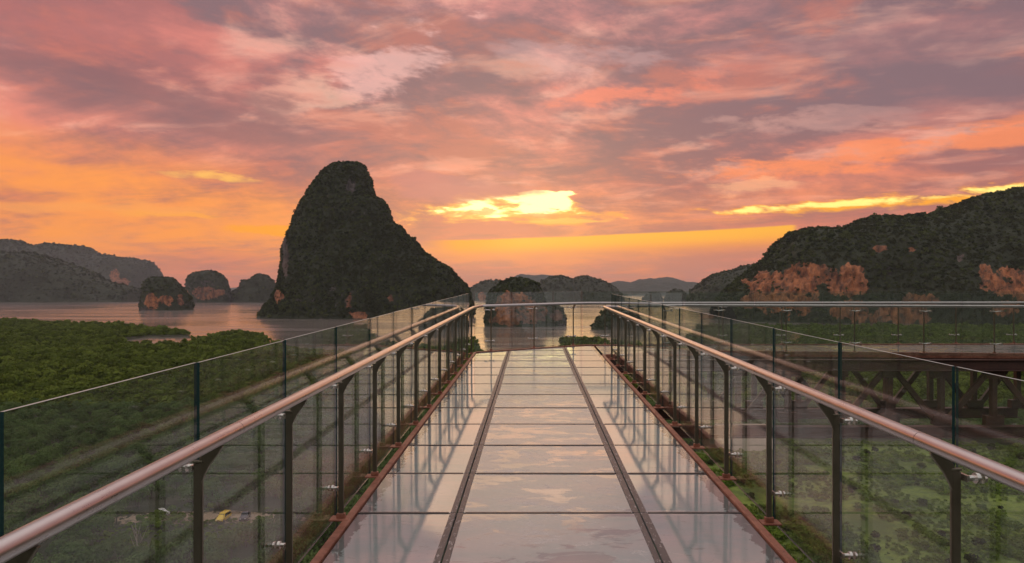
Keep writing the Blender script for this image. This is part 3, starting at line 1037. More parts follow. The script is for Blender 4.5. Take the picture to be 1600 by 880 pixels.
ridge_island("cliffed_hill", 1460, [(1128, 470), (1140, 452), (1155, 440), (1170, 429), (1190, 413), (1208, 402), (1218, 392), (1224, 379), (1236, 368), (1250, 361),
                                    (1272, 358), (1300, 359), (1325, 357), (1345, 347), (1358, 341), (1372, 340), (1400, 342), (1440, 338), (1462, 335),
                                    (1482, 329), (1505, 317), (1525, 311), (1560, 302), (1600, 294), (1680, 280), (1800, 284), (1950, 300)], 270, 330,
             "big dark forested hill with broad orange limestone cliffs, beyond the wing railing", "hill",
             spots=[(1262, 432, 46, 20, 1.0), (1205, 440, 42, 18, 1.0), (1325, 440, 34, 26, 1.0), (1232, 470, 55, 24, 1.0), (1180, 470, 24, 14, 0.9), (1410, 492, 55, 16, 0.8),
                    (1330, 485, 30, 18, 0.9), (1565, 442, 34, 26, 1.0), (1610, 452, 40, 30, 1.0), (1540, 425, 12, 16, 0.9), (1375, 389, 14, 5, 0.8), (1425, 389, 7, 4, 0.8),
                    (1500, 402, 6, 8, 0.1), (1440, 470, 30, 12, 0.8), (1570, 480, 30, 14, 0.8)],
             dens=0.030, tree_s=8.5, rough=10.0, seed=64, nu=420, nv=120, power=2.7, steep_w=0.5, cap=26000)
# ---------------------------------------------------------------- glass skywalk
DECK0 = CAMZ - 1.715
TILT = 22.0 / F                      # the deck climbs very slightly towards its far end
TA = math.atan(TILT)
HR, HG = 1.063, 1.352                # handrail and glass heights above the deck


def lift(x_, y_, z_=0.0):
    return Vector((x_, y_, DECK0 + z_ + TILT * y_))


N_PTS = [(1.60, 14.90), (3.40, 15.75), (13.6, 14.95)]      # near deck edge of the wing
F_PTS = [(-1.30, 15.50), (1.30, 17.15), (13.6, 17.45)]     # far deck edge


def pl(pts, x_):
    return float(np.interp(x_, [p[0] for p in pts], [p[1] for p in pts]))


walk = empty("glass_skywalk", lift(0.1, 8, 0), "long glass floored skywalk with dark seal strips and a wing turning right", "skywalk")
XL, XR = -1.265, 1.515
S1, S2 = -0.548, 0.780               # centre lines of the long seal strips
ROW0, PITCH = 4.96, 1.00
G_ = 0.013


def prism_part(name, poly, z0, z1, mat_, parent, bevel=0.0, jitter=0.0):
    """flat prism following the deck's climb; origin at its middle"""
    cx = sum(p[0] for p in poly) / len(poly); cy_ = sum(p[1] for p in poly) / len(poly)
    b = MB().prism([(p[0] - cx, p[1] - cy_, TILT * (p[1] - cy_)) for p in poly], z0, z1)
    o = link(name, b.me(name, bevel), mat_, parent, lift(cx, cy_, 0))
    if jitter:
        o.rotation_euler = (random.uniform(-jitter, jitter), random.uniform(-jitter, jitter), 0)
    return o


def clip_far(poly):
    """keep the part of a polygon before the far deck edge (first oblique leg)"""
    (ax, ay), (bx, by) = F_PTS[0], F_PTS[1]
    sl = (by - ay) / (bx - ax)
    def f(p): return (min(ay + (p[0] - ax) * sl, by + max(0, p[0] - bx) * 0.024) - 0.10) - p[1]
    out_ = []
    for i in range(len(poly)):
        a_, b_ = poly[i], poly[(i + 1) % len(poly)]
        fa, fb = f(a_), f(b_)
        if fa >= 0: out_.append(a_)
        if (fa >= 0) != (fb >= 0):
            q = fa / (fa - fb)
            out_.append((a_[0] + (b_[0] - a_[0]) * q, a_[1] + (b_[1] - a_[1]) * q))
    return out_


cols = [(XL, S1), (S1, S2), (S2, XR)]
shared = {}
for r in range(-8, 13):
    y0, y1 = ROW0 + PITCH * r + G_, ROW0 + PITCH * (r + 1) - G_
    for ci, (a_, b_) in enumerate(cols):
        x0, x1 = a_ + (0.006 if ci else 0), b_ - (0.006 if ci < 2 else 0)
        rect = [(x0, y0), (x1, y0), (x1, y1), (x0, y1)]
        poly = clip_far(rect)
        if len(poly) < 3: continue
        if poly == rect:
            if ci not in shared:
                w, l = x1 - x0, y1 - y0
                shared[ci] = MB().box(-w / 2, w / 2, -l / 2, l / 2, -0.035, 0).me("floor_panel", 0.003)
            link("floor_panel", shared[ci], M['floor'], walk, lift((x0 + x1) / 2, (y0 + y1) / 2, random.uniform(-0.0015, 0.0015)),
                 (TA + random.gauss(0, 0.0012), random.gauss(0, 0.0015), 0))
        else:
            prism_part("floor_panel", poly, -0.035, 0, M['floor'], walk, 0.002, 0.001)
# cross beams under the joints (dark gaps) and long seal strips over the column joints
beam = MB().box(XL - 0.02, XR + 0.02, -0.03, 0.03, -0.20, -0.012).me("cross_beam")
for r in range(-8, 12):
    yb = ROW0 + PITCH * r
    if yb < 15.0 or pl(F_PTS, XL) > yb + 0.2:
        link("cross_beam", beam, M['grout'], walk, lift(0, yb, 0), (TA, 0, 0))
    else:
        xa = np.interp(yb + 0.15, [F_PTS[0][1], F_PTS[1][1]], [F_PTS[0][0], F_PTS[1][0]])
        if yb < 16.9:
            prism_part("cross_beam", [(xa + 0.05, yb - 0.03), (XR, yb - 0.03), (XR, yb + 0.03), (xa + 0.05, yb + 0.03)], -0.2, -0.012, M['grout'], walk)
for s_ in (S1, S2):
    yend = pl(F_PTS, s_) - 0.16
    seg_y = [-3.0] + [ROW0 + PITCH * i for i in range(-7, 13) if ROW0 + PITCH * i < yend] + [yend]
    for ya, yb in zip(seg_y[:-1], seg_y[1:]):
        w1_, w2_ = 0.050 + random.uniform(-.006, .006), 0.050 + random.uniform(-.006, .006)
        prism_part("seal_strip", [(s_ - w1_, ya + .004), (s_ - 0.006, ya + .004), (s_ - 0.006, yb - .004), (s_ - w1_, yb - .004)], 0.0, 0.005, M['seal'], walk, 0.001)
        prism_part("seal_strip", [(s_ + 0.006, ya + .004), (s_ + w2_, ya + .004), (s_ + w2_, yb - .004), (s_ + 0.006, yb - .004)], 0.0, 0.005, M['seal'], walk, 0.001)
    prism_part("support_beam", [(s_ - .05, -3), (s_ + .05, -3), (s_ + .05, yend), (s_ - .05, yend)], -0.42, -0.21, M['truss'], walk)
for r in range(-7, 12):                       # flat dark sealing bands over the cross joints
    yb = ROW0 + PITCH * r
    for ci, (a_, b_) in enumerate(cols):
        x0, x1 = a_ + (0.06 if ci else 0.0), b_ - (0.06 if ci < 2 else 0.0)
        poly = clip_far([(x0, yb - .015), (x1, yb - .015), (x1, yb + .015), (x0, yb + .015)])
        if len(poly) == 4: prism_part("cross_seal", poly, 0.0, 0.004, M['grout'], walk)
# wing floor
wx = [1.56] + [2.2 + 1.14 * i for i in range(0, 11)]
for i in range(len(wx) - 1):
    a_, b_ = wx[i] + G_, wx[i + 1] - G_
    na, nb = pl(N_PTS, a_) + 0.06, pl(N_PTS, b_) + 0.06
    fa, fb = pl(F_PTS, a_) - 0.10, pl(F_PTS, b_) - 0.10
    ma, mb = (na + fa) / 2, (nb + fb) / 2
    prism_part("floor_panel", [(a_, na), (b_, nb), (b_, mb - G_), (a_, ma - G_)], -0.035, 0, M['floor'], walk, 0.002, 0.001)
    prism_part("floor_panel", [(a_, ma + G_), (b_, mb + G_), (b_, fb), (a_, fa)], -0.035, 0, M['floor'], walk, 0.002, 0.001)
    prism_part("cross_beam", [(b_ - 0.02, nb), (b_ + 0.042, nb), (b_ + 0.042, fb), (b_ - 0.02, fb)], -0.2, -0.012, M['grout'], walk)
mid_n = [(1.6, (pl(N_PTS, 1.6) + pl(F_PTS, 1.6)) / 2), (3.4, (pl(N_PTS, 3.4) + pl(F_PTS, 3.4)) / 2), (13.6, (14.95 + 17.45) / 2)]
for (ax, ay), (bx, by) in zip(mid_n[:-1], mid_n[1:]):
    prism_part("support_beam", [(ax, ay - .04), (bx, by - .04), (bx, by + .04), (ax, ay + .04)], -0.42, -0.014, M['truss'], walk)


def edge_strip(path, side, name="kerb_strip"):
    """rust-red steel kerb with a low upstand along the deck edge"""
    for (ax, ay), (bx, by) in zip(path[:-1], path[1:]):
        L = math.hypot(bx - ax, by - ay)
        nxx, nyy = -(by - ay) / L * side, (bx - ax) / L * side        # inward
        n_ = max(1, int(round(L / 3.0)))
        for i in range(n_):
            p_ = (ax + (bx - ax) * i / n_, ay + (by - ay) * i / n_)
            q_ = (ax + (bx - ax) * (i + 1) / n_, ay + (by - ay) * (i + 1) / n_)
            pr = prism_part(name, [p_, q_, (q_[0] + nxx * .055, q_[1] + nyy * .055), (p_[0] + nxx * .055, p_[1] + nyy * .055)], -0.10, 0.022, M['rust'], walk, 0.006)
        b = MB()
        prism_part("edge_beam", [(ax + nxx * .005, ay + nyy * .005), (bx + nxx * .005, by + nyy * .005), (bx + nxx * .05, by + nyy * .05), (ax + nxx * .05, ay + nyy * .05)], -0.30, -0.101, M['truss'], walk)


edge_strip([(-1.325, -3.0), (-1.325, 15.42)], -1)
edge_strip([(1.575, -3.0), (1.575, 14.95)], 1)
edge_strip([(-1.30, 15.50), (1.30, 17.15), (13.6, 17.45)], -1)
edge_strip([(1.62, 14.93), (3.40, 15.75), (13.6, 14.95)], 1)

# ---- railings
POST = MB().box(-0.018, 0.018, -0.009, 0.009, 0.0, 0.955).me("post", 0.004, 2)
CAP = MB().box(-0.020, 0.020, -0.011, 0.011, 0.955, 0.965).me("post_cap", 0.002)
bb = MB().box(-0.075, 0.058, -0.05, 0.05, 0.0, 0.012)
bb.box(-0.030, 0.030, -0.018, 0.018, 0.012, 0.045)
BASE = bb.me("base_plate", 0.003)
for sx_ in (-0.055, 0.042):
    pass
# gusset that flares from the post top to the handrail (local +x points inwards)
prof = [(-0.010, 0.925), (0.014, 0.875), (0.026, 0.905), (0.046, 0.945), (0.076, 0.985), (0.100, 1.022), (0.060, 1.034), (0.012, 0.985)]
gv = [(p_[0], -0.007, p_[1]) for p_ in prof] + [(p_[0], 0.007, p_[1]) for p_ in prof]
ng_ = len(prof)
GUS = MB().add(gv, [tuple(range(ng_)), tuple(reversed(range(ng_, 2 * ng_)))] + [(i, (i + 1) % ng_, ng_ + (i + 1) % ng_, ng_ + i) for i in range(ng_)]).me("bracket", 0.002)
cl = MB()
cl.tube([(-0.022, 0.026, 0), (-0.068, 0.026, 0)], 0.011, 10)
cl.tube([(-0.058, 0.026, 0), (-0.072, 0.026, 0)], 0.021, 12)
cl.tube([(-0.086, 0.026, 0), (-0.099, 0.026, 0)], [0.021, 0.016], 12)
cl.box(-0.030, -0.020, -0.012, 0.040, -0.012, 0.012)
CLIP = smooth_angle(cl.me("glass_clamp"), 40)
sp = MB()                        # wider two-armed spider clamp used on the wing
sp.tube([(-0.024, 0, 0), (-0.062, 0, 0)], 0.013, 10)
for sgn in (-1, 1):
    sp.tube([(-0.055, 0, 0.0), (-0.060, 0.05 * sgn, 0.012), (-0.060, 0.11 * sgn, 0.014)], [0.012, 0.010, 0.009], 8)
    sp.tube([(-0.056, 0.11 * sgn, 0.014), (-0.070, 0.11 * sgn, 0.014)], 0.022, 10)
    sp.tube([(-0.086, 0.11 * sgn, 0.014), (-0.098, 0.11 * sgn, 0.014)], 0.020, 10)
SPIDER = smooth_angle(sp.me("glass_clamp"), 40)


def along(path, s):
    for (ax, ay), (bx, by) in zip(path[:-1], path[1:]):
        L = math.hypot(bx - ax, by - ay)
        if s <= L or (bx, by) == tuple(path[-1]):
            return (ax + (bx - ax) * s / L, ay + (by - ay) * s / L), ((bx - ax) / L, (by - ay) / L)
        s -= L


def plen(path):
    return sum(math.hypot(b[0] - a[0], b[1] - a[1]) for a, b in zip(path[:-1], path[1:]))


def offset_path(path, side, d):
    """mitred offset, positive d inwards"""
    out_ = []
    for i, p_ in enumerate(path):
        ns_ = []
        for a_, b_ in ((path[i - 1], p_) if i else None, (p_, path[i + 1]) if i < len(path) - 1 else None) if False else [t for t in (((path[i - 1], p_) if i else None), ((p_, path[i + 1]) if i < len(path) - 1 else None)) if t]:
            L = math.hypot(b_[0] - a_[0], b_[1] - a_[1])
            ns_.append((-(b_[1] - a_[1]) / L * side, (b_[0] - a_[0]) / L * side))
        n_ = Vector((sum(n[0] for n in ns_), sum(n[1] for n in ns_))).normalized()
        c_ = n_.dot(Vector(ns_[0]))
        out_.append((p_[0] + n_.x * d / c_, p_[1] + n_.y * d / c_))
    return out_


def round_path(path, r=0.28, n=6):
    out_ = [path[0]]
    for i in range(1, len(path) - 1):
        p_ = Vector(path[i])
        a_ = (Vector(path[i - 1]) - p_).normalized() * r + p_
        b_ = (Vector(path[i + 1]) - p_).normalized() * r + p_
        for j in range(n + 1):
            t = j / n
            q = a_ * (1 - t) ** 2 + p_ * 2 * t * (1 - t) + b_ * t * t
            out_.append((q.x, q.y))
    out_.append(path[-1])
    return out_


def railing(name, label, path, side, posts, joints, spider=False, glass_out=0.083, rail_in=0.078, rail_path=None, rail_splits=3):
    """path: line of the posts in deck coordinates; side=+1 when the inside lies to the left of its direction"""
    m_ = along(path, plen(path) / 2)[0]
    root = empty(name, lift(m_[0], m_[1], 0), label, "railing")
    for s in posts:
        (x_, y_), (tx, ty) = along(path, s)
        ang = math.atan2(tx * side, -ty * side)          # local +x -> inward normal
        L = lift(x_, y_, 0.012)
        po = link("post", POST, M['post'], root, L, (0, 0, ang))
        for h_ in (0.945, 0.225):
            c_ = bpy.data.objects.new("glass_clamp", SPIDER if spider else CLIP)
            COL.objects.link(c_)
            if not c_.data.materials: c_.data.materials.append(M['clip'])
            c_.parent = po; c_.location = (0, 0, h_ - 0.012)
        for nm, me_, mt in (("post_cap", CAP, 'post'), ("base_plate", BASE, 'rust')):
            c_ = bpy.data.objects.new(nm, me_)
            COL.objects.link(c_)
            if not me_.materials: me_.materials.append(M[mt])
            c_.parent = po
        link("bracket", GUS, M['post'], root, L, (0, 0, ang))
    gp = offset_path(path, side, -glass_out)
    k_ = plen(gp) / plen(path)
    for a_, b_ in zip(joints[:-1], joints[1:]):
        (ax, ay), (tx, ty) = along(path, a_ + 1e-4)
        (bx, by), _ = along(path, b_ - 1e-4)
        ox, oy = ty * side, -tx * side                    # outward
        (pa, _), (pb, _) = along(gp, (a_ + 0.012) * k_), along(gp, (b_ - 0.012) * k_)
        L = math.hypot(pb[0] - pa[0], pb[1] - pa[1])
        ux, uy = (pb[0] - pa[0]) / L, (pb[1] - pa[1]) / L
        ox, oy = uy * side * .006, -ux * side * .006
        vs_ = []
        c0 = lift((pa[0] + pb[0]) / 2, (pa[1] + pb[1]) / 2, 0)
        for z_ in (-0.03, HG + random.uniform(-.002, .002)):
            for q_ in ((pa[0] - ox, pa[1] - oy), (pb[0] - ox, pb[1] - oy), (pb[0] + ox, pb[1] + oy), (pa[0] + ox, pa[1] + oy)):
                vs_.append(lift(q_[0], q_[1], z_) - c0)
        b = MB().hull8(vs_)
        b.m = [1, 2, 0, 1, 0, 1]
        me_ = b.me("glass_pane")
        link("glass_pane", me_, [M['glass'], M['edge'], M['lit_arris']], root, c0)
    rp = rail_path or round_path(offset_path(path, side, rail_in))
    tot = plen(rp)
    n_ = rail_splits
    # split the handrail into welded lengths
    cuts = [tot * i / n_ for i in range(n_ + 1)]
    acc = [0]
    for a_, b_ in zip(rp[:-1], rp[1:]): acc.append(acc[-1] + math.hypot(b_[0] - a_[0], b_[1] - a_[1]))
    for i in range(n_):
        lo, hi = cuts[i] + (0.0015 if i else 0), cuts[i + 1] - (0.0015 if i < n_ - 1 else 0)
        pts = [along(rp, lo)[0]] + [p_ for p_, s in zip(rp, acc) if lo + .01 < s < hi - .01] + [along(rp, hi)[0]]
        c0 = lift(*pts[0], HR)
        tb = MB().tube([lift(p_[0], p_[1], HR) - c0 for p_ in pts], 0.030, 20)
        link("handrail", smooth_angle(tb.me("handrail"), 50), M['rail'], root, c0)
    return root


# left side
pathL = [(-1.345, -3.3), (-1.345, 15.35)]
sL = [2.75 + 1.025 * i + 3.3 for i in range(-5, 13)]
railing("walkway_railing", "left walkway railing of steel posts, clear glass panes and round handrail", pathL, -1, [s for s in sL if s < 18.5],
        [0.0] + [s + (0.155 if s > 5.2 else 0.10) for s in sL if s + .155 < 18.3] + [18.62],
        rail_path=round_path([(-1.267, -3.3), (-1.267, 14.75), (-1.13, 15.38), ], 0.5, 6), rail_splits=3)
# right side
pathR = [(1.635, -3.3), (1.635, 14.9)]
sR = [2.64 + 1.04 * i + 3.3 for i in range(-5, 12)]
railing("walkway_railing", "right walkway railing of steel posts, clear glass panes and round handrail", pathR, 1, [s for s in sR if s < 18.1],
        [0.0] + [s + 0.135 for s in sR if s + .135 < 17.8] + [18.15],
        rail_path=[(1.557, -3.3), (1.557, 14.82)], rail_splits=3)
# far side: oblique end and outer edge of the wing
pathF = [(-1.31, 15.56), (1.28, 17.21), (13.6, 17.52)]
L1 = math.hypot(2.59, 1.65)
sF = [0.42, 1.60, 2.76] + [L1 + 0.55 + 1.5 * i for i in range(0, 8)]
railing("end_railing", "far glass railing closing the end of the skywalk and the wing's outer side", pathF, -1, sF,
        [0.02, 1.02, 2.2, L1 - 0.01] + [L1 + 0.03] + [L1 + 1.3 + 1.5 * i for i in range(0, 7)] + [L1 + 12.25], True,
        rail_path=round_path([(-1.13, 15.385), (1.20, 17.08), (13.6, 17.42)], 0.35, 6), rail_splits=4)
# near side of the wing
pathN = [(1.70, 14.93), (3.42, 15.70), (13.6, 14.88)]
L2 = math.hypot(1.72, 0.77)
sN = [0.30, 1.45] + [L2 + 0.85 + 1.5 * i for i in range(0, 7)]
railing("wing_railing", "near glass railing of the right wing with paired spider clamps", pathN, 1, sN,
        [0.15, 1.0, L2 - 0.01] + [L2 + 0.03] + [L2 + 1.6 + 1.5 * i for i in range(0, 6)] + [L2 + 10.15], True,
        rail_path=round_path([(1.557, 14.825), (1.75, 15.02), (3.42, 15.78), (13.6, 14.96)], 0.12, 5), rail_splits=4)

# ---- trusses carrying the wing
def truss(label, pts, xs_, top, depth):
    c = lift(pts[0][0], pl(pts, pts[0][0]), -depth)
    root = empty("steel_truss", c, label, "truss")
    def P(x_, z_): return lift(x_, pl(pts, x_), z_)
    def part(nm, p_, q_, w, h):
        mid_ = (p_ + q_) / 2
        link(nm, MB().bar(p_ - mid_, q_ - mid_, w, h).me(nm, 0.006), M['truss'], root, mid_)
    x0, x1 = xs_[0], xs_[-1]
    # top chord: I-section
    part("top_flange", P(x0, top - 0.012), P(x1, top - 0.012), 0.20, 0.024)
    part("top_web", P(x0, top - 0.13), P(x1, top - 0.13), 0.05, 0.20)
    part("top_flange", P(x0, top - 0.245), P(x1, top - 0.245), 0.20, 0.024)
    part("bottom_flange", P(x0, top - depth + 0.115), P(x1, top - depth + 0.115), 0.22, 0.02)
    part("bottom_web", P(x0, top - depth), P(x1, top - depth), 0.05, 0.20)
    part("bottom_flange", P(x0, top - depth - 0.115), P(x1, top - depth - 0.115), 0.22, 0.02)
    for i, x_ in enumerate(xs_):                       # gusset plates at the nodes
        for zc_ in (top - 0.34, top - depth + 0.21):
            c_ = P(x_, zc_)
            link("gusset_plate", MB().box(-0.20, 0.20, -0.078, 0.078, -0.11, 0.11).me("gusset_plate", 0.004), M['truss'], root, c_)
    zt, zb = top - 0.258, top - depth + 0.126
    for i, x_ in enumerate(xs_):
        part("vertical", P(x_, zb), P(x_, zt), 0.11, 0.13)
        if i < len(xs_) - 1:
            xa, xb = (x_ + 0.10, xs_[i + 1] - 0.10)
            if i % 2: part("diagonal", P(xa, zb + .02), P(xb, zt - .02), 0.09, 0.12)
            else: part("diagonal", P(xa, zt - .02), P(xb, zb + .02), 0.09, 0.12)
    return root


xs_n = [1.8] + [2.5 + 1.12 * i for i in range(0, 10)]
truss("rusty brown steel truss under the near edge of the wing", [(p_[0], p_[1] + 0.12) for p_ in N_PTS], xs_n, -0.11, 1.60)
truss("rusty brown steel truss under the outer edge of the wing, behind the near one", [(p_[0], p_[1] - 0.12) for p_ in F_PTS], [1.5] + [2.2 + 1.12 * i for i in range(0, 10)], -0.11, 1.60)

# ---------------------------------------------------------------- woodland
def in_px(X, Y, z_):
    d = np.maximum(Y, 1)
    return VX + X / d * F, HY + (CAMZ - z_) * F / d


def grass_zone(X, Y):
    return ((X - 125) / 105.0) ** 2 + ((Y - 195) / 68.0) ** 2 < 1.05


def sand_zone(X, Y):
    return (((X + 84) / 24.0) ** 2 + ((Y - 174.0 - (X + 84) * .06) / 6.0) ** 2 < 1.0) | (((X + 82) / 19.0) ** 2 + ((Y - 163.0) / 13.0) ** 2 < 1.0)


def grid_pts(x0, x1, y0, y1, step, seed):
    rg = np.random.default_rng(seed)
    gx, gy = np.meshgrid(np.arange(x0, x1, step), np.arange(y0, y1, step))
    X = gx.ravel() + rg.uniform(-.45, .45, gx.size) * step
    Y = gy.ravel() + rg.uniform(-.45, .45, gx.size) * step
    return X, Y


def ok_land(X, Y):
    h = land_h(X, Y)
    k_ = (coast_sd(X, Y) > 0.3) & ~grass_zone(X, Y) & ~sand_zone(X, Y)
    return h, k_


# near woodland: candidates, the 300 largest in view become single trees
X, Y = grid_pts(-260, 300, 22, 330, 5.2, 3)
h, okm = ok_land(X, Y)
pxx, pyy = in_px(X, Y, h + 4)
okm &= (pxx > -420) & (pxx < 2050) & ~((np.abs(X) < 6) & (Y < 30))
bare = ((X - 78) / 13.0) ** 2 + ((Y - 254) / 12.0) ** 2 < 1
okm &= ~bare
X, Y, h, pxx, pyy = X[okm], Y[okm], h[okm], pxx[okm], pyy[okm]
# rows hidden by the deck: between its two edges, below its end
deckL = VX - 1.30 / 1.715 * (pyy - 433); deckR = VX + 1.55 / 1.715 * (pyy - 433)
seen = (pxx > -15) & (pxx < 1615) & (pyy < 905) & ~((pxx > deckL + 10) & (pxx < deckR - 10))
order = np.argsort(np.where(seen, Y, 1e6))
single = order[:270]
single = single[seen[single]]
rest = np.setdiff1d(np.arange(len(X)), single)
rg = np.random.default_rng(5)
trunk = MB().tube([(0, 0, -0.3), (0.08, 0.03, 1.2), (0.02, 0.1, 2.6), (0.1, 0.06, 4.2)], [0.26, 0.19, 0.14, 0.05], 7, cap=False)
for q in range(4):
    a = q * 1.7 + 0.4
    trunk.tube([(0.05, 0.05, 1.6 + q * .4), (math.cos(a) * .9, math.sin(a) * .9, 2.7 + q * .35), (math.cos(a) * 1.7, math.sin(a) * 1.7, 3.6 + q * .25)], [0.10, 0.07, 0.03], 5, cap=False)
TRUNK = trunk.me("trunk")
TRUNK.materials.append(M['bark'])
for i in single:
    left_ = X[i] < 0
    o = empty("broadleaf_tree", (X[i], Y[i], h[i]),
              "bushy green tree in the woods seen down through the left railing" if left_ else "bushy green tree in the woods seen down through the right railing", "tree",
              "trees below the left railing" if left_ else "trees below the right railing")
    s_ = rg.uniform(0.65, 1.2)
    o.scale = (s_, s_, s_ * rg.uniform(0.8, 1.15))
    o.rotation_euler = (0, 0, rg.uniform(0, 6.28))
    for nm, me_ in (("trunk", TRUNK), ("crown", PROTO['broad'][rg.integers(5)].data)):
        c_ = bpy.data.objects.new(nm, me_)
        COL.objects.link(c_)
        c_.parent = o
P = np.stack([X, Y, h], 1)[rest]
w_ = scatter("woodland", P, rg.uniform(0.65, 1.2, len(P)), "broad", seed=8)
tag(w_, "dense green woodland on the ground just below the walkway", "woodland", None, "stuff")
# mangrove plain out to the shore
Xs, Ys = [], []
for (x0, x1, y0, y1, st, sd_) in ((-700, 700, 325, 640, 4.3, 11), (-1300, 1500, 640, 1400, 5.3, 12), (-420, -255, 150, 330, 5.2, 13), (300, 420, 150, 330, 5.2, 14)):
    a_, b_ = grid_pts(x0, x1, y0, y1, st, sd_)
    Xs.append(a_); Ys.append(b_)
X, Y = np.concatenate(Xs), np.concatenate(Ys)
pxx, pyy = in_px(X, Y, 4.0)
okm = (pxx > -330) & (pxx < 1930)
X, Y = X[okm], Y[okm]
h, okm = ok_land(X, Y)
hgt = 0.78 + 0.30 * fbm(np.stack([X / 60, Y / 60, X * 0], 1), 4, 77)
# a few lower, thinner gaps in the canopy
gapn = fbm(np.stack([X / 26, Y / 26, X * 0 + 5], 1), 3, 91)
okm &= gapn > -0.55
X, Y, h, hgt = X[okm], Y[okm], h[okm], hgt[okm]
scl = np.where(rg.random(len(X)) < 0.10, rg.uniform(1.2, 1.6, len(X)), rg.uniform(0.5, 1.08, len(X))) * np.clip(hgt + 0.25, 0.6, 1.4)
w_ = scatter("mangrove_forest", np.stack([X, Y, h - 0.4], 1), scl, "mangrove", seed=9, zs=np.clip(hgt + .25, .6, 1.5))
tag(w_, "wide flat carpet of green mangrove forest reaching out to the bay", "mangrove forest", None, "stuff")
# shrubs dotted over the grass clearing
X, Y = grid_pts(32, 222, 136, 258, 9.5, 31)
X = X + rg.uniform(-3, 3, len(X)); Y = Y + rg.uniform(-3, 3, len(X))
kk = (((X - 125) / 100.0) ** 2 + ((Y - 195) / 64.0) ** 2 < 1.0) & (rg.random(len(X)) < 0.62) & ~(((X - 78) / 13.0) ** 2 + ((Y - 254) / 12.0) ** 2 < 1)
X, Y = X[kk], Y[kk]
pxx, pyy = in_px(X, Y, 2.0)
kk = (pxx < 1660) & (pyy < 900)
X, Y = X[kk], Y[kk]
h = land_h(X, Y)
for i in range(len(X)):
    o = link("shrub", PROTO['forest'][i % 4].data if i % 3 else PROTO['broad'][i % 5].data, None, None, (X[i], Y[i], h[i] - 0.5))
    s_ = rg.uniform(0.3, 0.62)
    o.scale = (s_, s_, s_ * rg.uniform(0.7, 1.0)); o.rotation_euler = (0, 0, rg.uniform(0, 6.28))
    tag(o, "small dark shrub dotted over the bright grass clearing", "shrub", "shrubs on the grass clearing")

# low scrub over the clearings
X, Y = grid_pts(-118, 235, 128, 262, 1.9, 41)
zone = (grass_zone(X, Y) & (fbm(np.stack([X / 14, Y / 14, X * 0], 1), 3, 33) > -0.22)) | (((X + 82) / 21.0) ** 2 + ((Y - 161.0) / 12.0) ** 2 < 1.0) | \
       ((((X + 84) / 27.0) ** 2 + ((Y - 174.0) / 9.0) ** 2 < 1.0) & (fbm(np.stack([X / 3.5, Y / 3.5, X * 0], 1), 3, 35) > 0.10) & (np.abs(Y - 176) + np.abs(X + 78) * .5 > 6))
zone &= ~(((X - 78) / 13.0) ** 2 + ((Y - 254) / 12.0) ** 2 < 1)
X, Y = X[zone], Y[zone]
w_ = scatter("undergrowth", np.stack([X, Y, land_h(X, Y) - 0.25], 1), rg.uniform(0.16, 0.42, len(X)) * (0.7 + 0.6 * (fbm(np.stack([X / 9, Y / 9, X * 0], 1), 3, 37) > 0)), "scrub", seed=19)
tag(w_, "low green scrub patching the grass clearing and the sandy track", "scrub", None, "stuff")
# woods on the hill top behind the viewpoint
X, Y = grid_pts(-110, 110, -118, -16, 6.5, 43)
zone = (np.abs(X) > 7) | (Y < -34)
X, Y = X[zone], Y[zone]
w_ = scatter("hilltop_woodland", np.stack([X, Y, land_h(X, Y) - 0.3], 1), rg.uniform(0.8, 1.4, len(X)), "broad", seed=23)
tag(w_, "woods on the hill top behind the start of the walkway", "woodland", None, "stuff")

# bare pale tree standing in the trees by the near left railing
bx, by = gxy(214, 884, 3)
bz = float(land_h(np.array([bx]), np.array([by]))[0])
dt_ = empty("bare_tree", (bx, by, bz), "leafless pale forked tree rising from the woods left of the parked vehicles", "tree")
b = MB().tube([(0, 0, -0.3), (0.1, 0, 3), (-0.1, 0.1, 6), (-0.4, 0.1, 9.5)], [0.22, 0.17, 0.12, 0.04], 7)
link("trunk", b.me("trunk"), M['deadwood'], dt_, (bx, by, bz))
for q, (zb, dx_, dy_, dz_) in enumerate([(4.2, 2.2, 0.2, 4.6), (5.4, -1.4, 0.4, 3.6), (6.4, 1.0, -0.4, 3.0), (6.8, -0.9, -0.3, 2.4), (3.4, -1.6, 0.3, 3.4)]):
    b = MB().tube([(0, 0, 0), (dx_ * .45, dy_ * .5, dz_ * .4), (dx_, dy_, dz_)], [0.10, 0.07, 0.025], 6)
    b.tube([(dx_ * .45, dy_ * .5, dz_ * .4), (dx_ * .3, dy_ - .5, dz_ * .8)], [0.05, 0.02], 5)
    link("branch", b.me("branch"), M['deadwood'], dt_, (bx + 0.0, by, bz + zb))

# ---------------------------------------------------------------- vehicles on the sandy track
def wheel_parts(root, x_, y_, r=0.33):
    t = MB().tube([(-0.11, 0, 0), (-0.10, 0, 0), (0.10, 0, 0), (0.11, 0, 0)], [r * .9, r, r, r * .9], 18)
    w = link("wheel", smooth_angle(t.me("wheel"), 40), M['rubber'], root, None)
    w.location = (x_, y_, r)
    for s_ in (-1, 1):
        rm = link("rim", MB().tube([(0.105 * s_, 0, 0), (0.118 * s_, 0, 0)], [r * .62, r * .55], 14).me("rim"), M['chrome'], None)
        rm.parent = w


